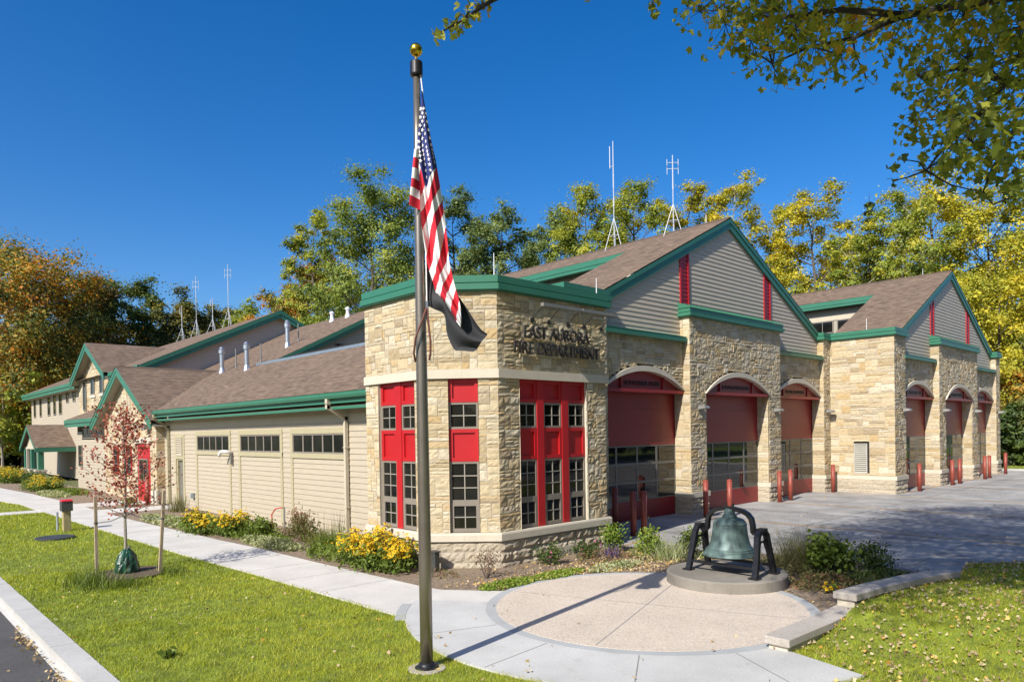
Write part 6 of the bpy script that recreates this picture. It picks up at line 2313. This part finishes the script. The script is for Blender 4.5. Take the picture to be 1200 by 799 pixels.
WOOD = 'trees standing behind the station'
spec = [
    # px, top py, D, px width, base fraction, mat, bark, leaves, airy, label
    (28, 290, 96, 175, .22, 'leaf_orange', 'bark', 24000, 1.0, 'big orange and green maple at the far left above the porch'),
    (97, 316, 104, 78, .25, 'leaf_bronze', 'bark', 11000, .95, 'bronze brown tree between the orange maple and the dark green one'),
    (150, 326, 110, 86, .2, 'leaf_dark', 'bark_dark', 14000, 1.0, 'dark green round crowned tree above the two storey roof'),
    (208, 350, 112, 88, .2, 'leaf_olive', 'bark_dark', 13000, 1.0, 'olive brown tree behind the two left roof antennas'),
    (255, 356, 114, 62, .2, 'leaf_olive', 'bark_dark', 8000, 1.0, 'low olive tree behind the two right roof antennas'),
    (285, 352, 108, 66, .2, 'leaf_lime', 'bark', 8000, 1.0, 'pale green tree low behind the tallest left antenna'),
    (330, 330, 92, 75, .25, 'leaf_orange', 'bark', 6500, .9, 'small orange tree just right of the left antennas'),
    (372, 298, 90, 95, .25, 'leaf_orange', 'bark', 9000, .9, 'orange maple below the tall pale green tree'),
    (372, 232, 84, 80, .3, 'leaf_lime', 'bark', 7000, .75, 'thin airy pale green tree left of the tallest one behind the wing'),
    (438, 208, 74, 150, .25, 'leaf_green', 'bark', 17000, .85, 'tall light green tree left of the flagpole'),
    (535, 216, 76, 95, .25, 'leaf_bluegreen', 'bark_dark', 11000, .85, 'blue green tree right behind the flag'),
    (588, 228, 74, 95, .25, 'leaf_bluegreen', 'bark_dark', 11000, .85, 'blue green tree right of the flag above the tower'),
    (655, 250, 88, 80, .25, 'leaf_bluegreen', 'bark_dark', 8000, .9, 'dark green tree at the left end of the trees behind the main roof'),
    (692, 215, 78, 100, .25, 'leaf_lime', 'bark', 10000, .85, 'green and yellow tree behind the tallest antenna'),
    (752, 198, 76, 100, .25, 'leaf_lime', 'bark', 11000, .85, 'yellow green tree between the two main roof antennas'),
    (806, 212, 80, 90, .25, 'leaf_yellow', 'bark', 9000, .85, 'yellow green tree just left of the main gable peak'),
    (858, 195, 74, 95, .25, 'leaf_yellow', 'bark_pale', 9000, .8, 'yellow tree rising behind the main gable peak'),
    (908, 232, 80, 75, .3, 'leaf_yellow', 'bark_pale', 5000, .75, 'thin yellow tree right of the main gable peak'),
    (958, 207, 76, 110, .3, 'leaf_yellow', 'bark', 8500, .75, 'tall airy yellow tree over the gap between the gables'),
    (1000, 255, 66, 80, .3, 'leaf_lime', 'bark_pale', 5000, .7, 'thin pale trunked tree left of the spruce'),
    (1052, 222, 70, 95, .25, 'leaf_lime', 'bark_pale', 9000, .8, 'green yellow tree right of the spruce'),
    (1100, 190, 82, 120, .3, 'leaf_yellow', 'bark', 9000, .8, 'tall yellow tree behind the far gable peak'),
    (1160, 210, 84, 120, .3, 'leaf_yellow', 'bark_dark', 9000, .8, 'yellow tree at the right under the overhanging maple leaves'),
    (1225, 195, 86, 130, .3, 'leaf_lime', 'bark_dark', 9000, .85, 'yellow green tree at the right edge behind the maple leaves'),
    (1168, 312, 68, 130, .2, 'leaf_yellow', 'bark', 15000, .95, 'bright yellow tree right beside the far end of the station'),
    (1204, 425, 66, 80, .15, 'leaf_orange', 'bark', 8000, .95, 'low orange tree at the right edge beyond the station'),
    (905, 300, 100, 130, .15, 'leaf_olive', 'bark_dark', 7000, 1.1, 'dull green tree low behind the gap between the two gables'),
    (1010, 310, 102, 130, .15, 'leaf_dark', 'bark_dark', 8000, 1.1, 'dark green tree low behind the spruce'),
    (1110, 300, 104, 150, .15, 'leaf_lime', 'bark_dark', 9000, 1.1, 'green tree low behind the far gable'),
    (720, 265, 100, 130, .15, 'leaf_olive', 'bark_dark', 8000, 1.1, 'dull green tree low behind the tallest antenna'),
    (470, 300, 104, 150, .15, 'leaf_olive', 'bark_dark', 8000, 1.1, 'dull olive tree low behind the tall green one'),
    (570, 300, 104, 120, .15, 'leaf_green', 'bark_dark', 7000, 1.1, 'green tree low behind the blue green ones'),
    (60, 380, 118, 120, .1, 'leaf_dark', 'bark_dark', 9000, 1.1, 'dark tree low behind the orange maple'),
    (10, 400, 120, 110, .1, 'leaf_dark', 'bark_dark', 9000, 1.1, 'dark tree low at the far left edge'),
]
for i, (px, py, D, pw, bf, mt_, bk, nl_, air, lab) in enumerate(spec):
    x, y = dirpos(px, D)
    H = topz(px, py, D)
    make_tree('tree', x, y, H, pw / FPX * D * 1.13, H * bf, mt_, lab, 700 + i, int(nl_ * 4.0), .0024 * D, nlimb=30, group=WOOD, bark=bk, airy=air)
x, y = dirpos(1022, 74)
spruce('spruce_tree', x, y, topz(1022, 224, 74), 5.2, 'narrow dark spruce between yellow trees behind the gap of the gables', 90)
# undergrowth right of the station and left behind the porch
for i, (px, D, h, w_, mt_, lab) in enumerate(((1180, 60, 4.2, 3.4, 'leaf_dark', 'dark green bush at the far end of the station by the lawn strip'), (1200, 63, 5.2, 4.5, 'leaf_olive', 'olive bush at the right edge above the lawn strip'), (1225, 62, 4, 4, 'leaf_dark', 'dark bush beyond the right edge of the lawn strip'),
                                           (8, 100, 5.5, 6.5, 'leaf_dark', 'dark bush at the far left edge behind the signs'), (32, 106, 6.0, 6, 'leaf_dark', 'dark bush behind the porch roof'), (-25, 98, 5.5, 7, 'leaf_dark', 'dark bush beyond the left edge'))):
    x, y = dirpos(px, D)
    make_tree('bush', x, y, h, w_, .3, mt_, lab, 800 + i, 6000, .0042 * D, nlimb=14, cat='bush', bark='bark_dark')
x, y = dirpos(2, 88)
make_tree('tree', x, y, 9.5, 9, 2.2, 'leaf_lime', 'small green understory tree at the left edge beside the porch', 830, 5000, .36, nlimb=12, bark='bark_pale', group=WOOD)

# trees across the street and the lawn, mirrored in the glass
for i, (x, y, H, W, mt_) in enumerate(((13, -19, 17, 11, 'leaf_dark'), (23, -17, 18, 12, 'leaf_olive'), (33, -18, 19, 12, 'leaf_yellow'), (43, -17, 18, 12, 'leaf_dark'), (54, -18, 19, 13, 'leaf_olive'), (66, -18, 19, 13, 'leaf_dark'), (3, -22, 16, 11, 'leaf_green'), (-9, -22, 16, 11, 'leaf_dark'), (-23, -10, 14, 10, 'leaf_dark'), (-24, 2, 14, 11, 'leaf_olive'), (-25, 15, 15, 11, 'leaf_dark'), (-24, 28, 14, 11, 'leaf_green'), (-25, 42, 15, 12, 'leaf_dark'), (-25, 58, 15, 12, 'leaf_yellow'))):
    make_tree('tree', x, y, H, W, 2.0, mt_, 'unseen street tree set tall and close to block sky light', 860 + i, 9000, .5, nlimb=22, group='trees across the street')  # out of view; height and distance chosen to cut the sky fill

# ---------------------------------------------------------- the near maple whose boughs hang into the picture
mx, my = 10.5, -3.2
mp = empty('maple_tree', (mx, my, -.05))
tag(mp, 'near maple whose leafy boughs hang into the top right of the view', 'tree')
rg = np.random.default_rng(321)
CLU = [(820, 14, 22), (850, 28, 32), (880, 48, 28), (905, 62, 28), (930, 38, 36), (955, 52, 34), (915, 92, 14), (985, 68, 24), (1000, 38, 34), (1020, 20, 32), (1045, 52, 18), (1015, 92, 11), (960, 16, 38), (1062, 22, 28),
       (1092, 20, 34), (1130, 20, 35), (1170, 28, 38), (1200, 30, 35), (1078, 92, 22), (1102, 80, 32), (1132, 68, 34), (1162, 80, 34), (1194, 72, 30), (1090, 122, 28), (1120, 130, 32), (1152, 132, 34), (1188, 130, 30), (1072, 142, 14), (1106, 163, 28), (1062, 163, 14),
       (1140, 168, 32), (1176, 168, 30), (1052, 186, 9), (1096, 194, 17), (1130, 198, 22), (1160, 205, 22), (1192, 198, 20), (1152, 226, 9), (1046, 212, 6), (1196, 226, 12), (905, 12, 30), (880, 10, 24),
       (518, 40, 7), (530, 28, 12), (545, 20, 13), (558, 9, 13), (574, 4, 9), (509, 44, 5), (536, 38, 7), (765, 7, 9), (685, -4, 5), (812, 6, 10)]
LV = []
cent = []
LVC = {}
for (px, py, r_) in CLU:
    D = rg.uniform(7.6, 10.2) if px > 780 else rg.uniform(7.0, 7.6)
    c = atd(px, py, D)
    cent.append(c)
    n = max(4, int(.031 * math.pi * r_ * r_))
    rad = r_ / FPX * D
    p = c + np.clip(rg.normal(size=(n, 3)), -1.5, 1.5) * rad * np.array([.62, .62, .56])
    LV.append(p)
    LVC[tuple(c)] = p
# the rest of the crown, above and beside the frame
ncl = 0
outc = []
while ncl < 470:
    c = np.array([rg.uniform(2.5, 16), rg.uniform(-6, 7), rg.uniform(6.5, 15)])
    e = ((c[0] - 9.2) / 6.5) ** 2 + ((c[1] - 1.6) / 5) ** 2 + ((c[2] - 11) / 4.0) ** 2
    if e > 1: continue
    px, py, dz = project(c[None])
    if dz[0] > .2 and -80 < px[0] < 1250 and py[0] > (-170 if px[0] < 860 else -60): continue
    if c[0] < 5.2 and rg.random() < .6: continue
    outc.append(c); ncl += 1
for _ in range(16):
    outc.append(np.array([rg.uniform(1.8, 4.2), rg.uniform(3.6, 5.6), rg.uniform(9, 11)]))
for _ in range(70):
    outc.append(np.array([rg.uniform(4, 9.5), rg.uniform(2.8, 6.2), rg.uniform(9.6, 12)]))
for _ in range(60):
    outc.append(np.array([rg.uniform(.3, 4.2), rg.uniform(1.4, 3.0), rg.uniform(9, 11)]))
for c in outc:
    LV.append(c + rg.normal(size=(125, 3)) * np.array([.48, .48, .3]))
P = np.concatenate(LV)
V, k = leaf_shape(P, .142, rg, .3)
cn = clumpnoise(P, 9, .9)
t = np.clip(.42 + .14 * cn + rg.normal(size=len(P)) * .17, 0, 1)
warm = np.exp(-((project(P)[0] - 1005) / 45) ** 2 - ((project(P)[1] - 30) / 45) ** 2) + (project(P)[0] < 780) * .8
t = np.clip(t + .38 * warm * rg.random(len(P)), 0, 1)
fast('crown', V.reshape(-1, 3), k, t, 'leaf_maple', mp)
tk = MB()
top = np.array([mx - .3, my + .3, 4.6])
tk.tube([(mx, my, -.05), (mx, my, 1.5), (mx - .1, my + .1, 3.2), top, (mx - .6, my + .9, 8), (mx - 1.0, my + 1.6, 13)], [.34, .28, .25, .23, .15, .03], 12)
L1 = atd(1225, -10, 9.2); L2 = atd(1260, 110, 9.3)
tk.tube([top, (L2 + top) / 2 + np.array([0, 0, .3]), L2], [.14, .10, .06], 8)
tk.tube([top + np.array([0, 0, .6]), (L1 + top) / 2 + np.array([0, 0, 1.2]), L1], [.15, .10, .06], 8)


def limb(pts, r0, r1):
    q = [atd(*p) for p in pts]
    tk.tube(q, list(np.linspace(r0, r1, len(q))), 6, cap=False)
    return q


nodes = []
nodes += limb([(1225, -10, 9.2), (1130, 5, 9.0), (1060, 18, 8.9), (985, 12, 8.7), (910, 22, 8.6), (840, 12, 8.5)], .055, .012)
nodes += limb([(1060, 18, 8.9), (1000, 45, 8.8), (950, 55, 8.7), (905, 75, 8.6)], .03, .008)
nodes += limb([(1260, 110, 9.3), (1180, 95, 9.1), (1120, 80, 9.0), (1085, 95, 8.9)], .05, .01)
nodes += limb([(1180, 95, 9.1), (1140, 140, 9.2), (1105, 175, 9.1), (1085, 200, 9.0)], .035, .008)
nodes += limb([(1260, 110, 9.3), (1190, 150, 9.4), (1160, 205, 9.3), (1152, 225, 9.3)], .04, .008)
nodes += limb([(1225, -10, 9.2), (1000, -70, 8.3), (760, -60, 7.6), (640, -30, 7.3), (575, 2, 7.2), (545, 22, 7.2), (510, 42, 7.2)], .05, .006)
nodes += limb([(760, -60, 7.6), (765, -20, 7.6), (766, 8, 7.6)], .014, .005)
nodes += limb([(640, -30, 7.3), (560, 8, 7.2), (552, 20, 7.2)], .012, .005)
NP = np.array(nodes)
for c in cent:
    j = np.argmin(((NP - c) ** 2).sum(1))
    tk.tube([NP[j], (NP[j] + c) / 2 + rg.normal(size=3) * .05, c], [.012, .008, .004], 4, cap=False)
    for lv in LVC[tuple(c)][::5]:
        tk.tube([c, (c + lv) / 2 + rg.normal(size=3) * .03 + np.array([0, 0, .03]), lv], [.004, .003, .002], 3, cap=False)
for c in outc[::3]:
    s_ = np.array([mx - .6, my + .9, 8.0]) if c[2] > 9 else top
    tk.tube([s_, (s_ + c) / 2 + np.array([0, 0, .5]), c], [.06, .04, .012], 4, cap=False)
tko = tk.build('trunk', 'bark_dark', mp)

# ------------------------------------------------------------------ world and sun
w_ = bpy.data.worlds.new('World')
sc.world = w_
w_.use_nodes = True
nt = w_.node_tree
nt.nodes.clear()
so_ = nt.nodes.new('ShaderNodeOutputWorld')
bg = nt.nodes.new('ShaderNodeBackground')
sky = nt.nodes.new('ShaderNodeTexSky')
sky.sky_type = 'NISHITA'
sky.sun_disc = False
EL = R(38.5)
sky.sun_elevation = EL
AZv = (-.982, -.19)          # towards the sun
sky.sun_rotation = math.atan2(AZv[0], AZv[1])
sky.altitude = 300
sky.air_density = 1.0
sky.dust_density = 1.7
sky.ozone_density = 4.0
hs = nt.nodes.new('ShaderNodeHueSaturation')
hs.inputs['Saturation'].default_value = 1.38
hs.inputs['Hue'].default_value = .507
hs.inputs['Value'].default_value = 1.0
L(nt, sky.outputs[0], hs.inputs['Color'])
L(nt, hs.outputs[0], bg.inputs['Color'])
bg.inputs['Strength'].default_value = .125
L(nt, bg.outputs[0], so_.inputs['Surface'])
sl = bpy.data.lights.new('sun', 'SUN')
sl.energy = 5.0
sl.angle = R(.53)
sl.color = (1.0, .95, .87)
so2 = bpy.data.objects.new('sun', sl)
COL.objects.link(so2)
dvec = Vector((-AZv[0] * math.cos(EL), -AZv[1] * math.cos(EL), -math.sin(EL)))
so2.rotation_euler = dvec.to_track_quat('-Z', 'Y').to_euler()
so2.location = (-20, -5, 30)

sc.view_settings.view_transform = 'Standard'
sc.view_settings.look = 'None'
sc.view_settings.exposure = .40
sc.view_settings.gamma = 1
sc.render.engine = 'CYCLES'
sc.cycles.max_bounces = 8
sc.cycles.diffuse_bounces = 3
sc.cycles.transparent_max_bounces = 8
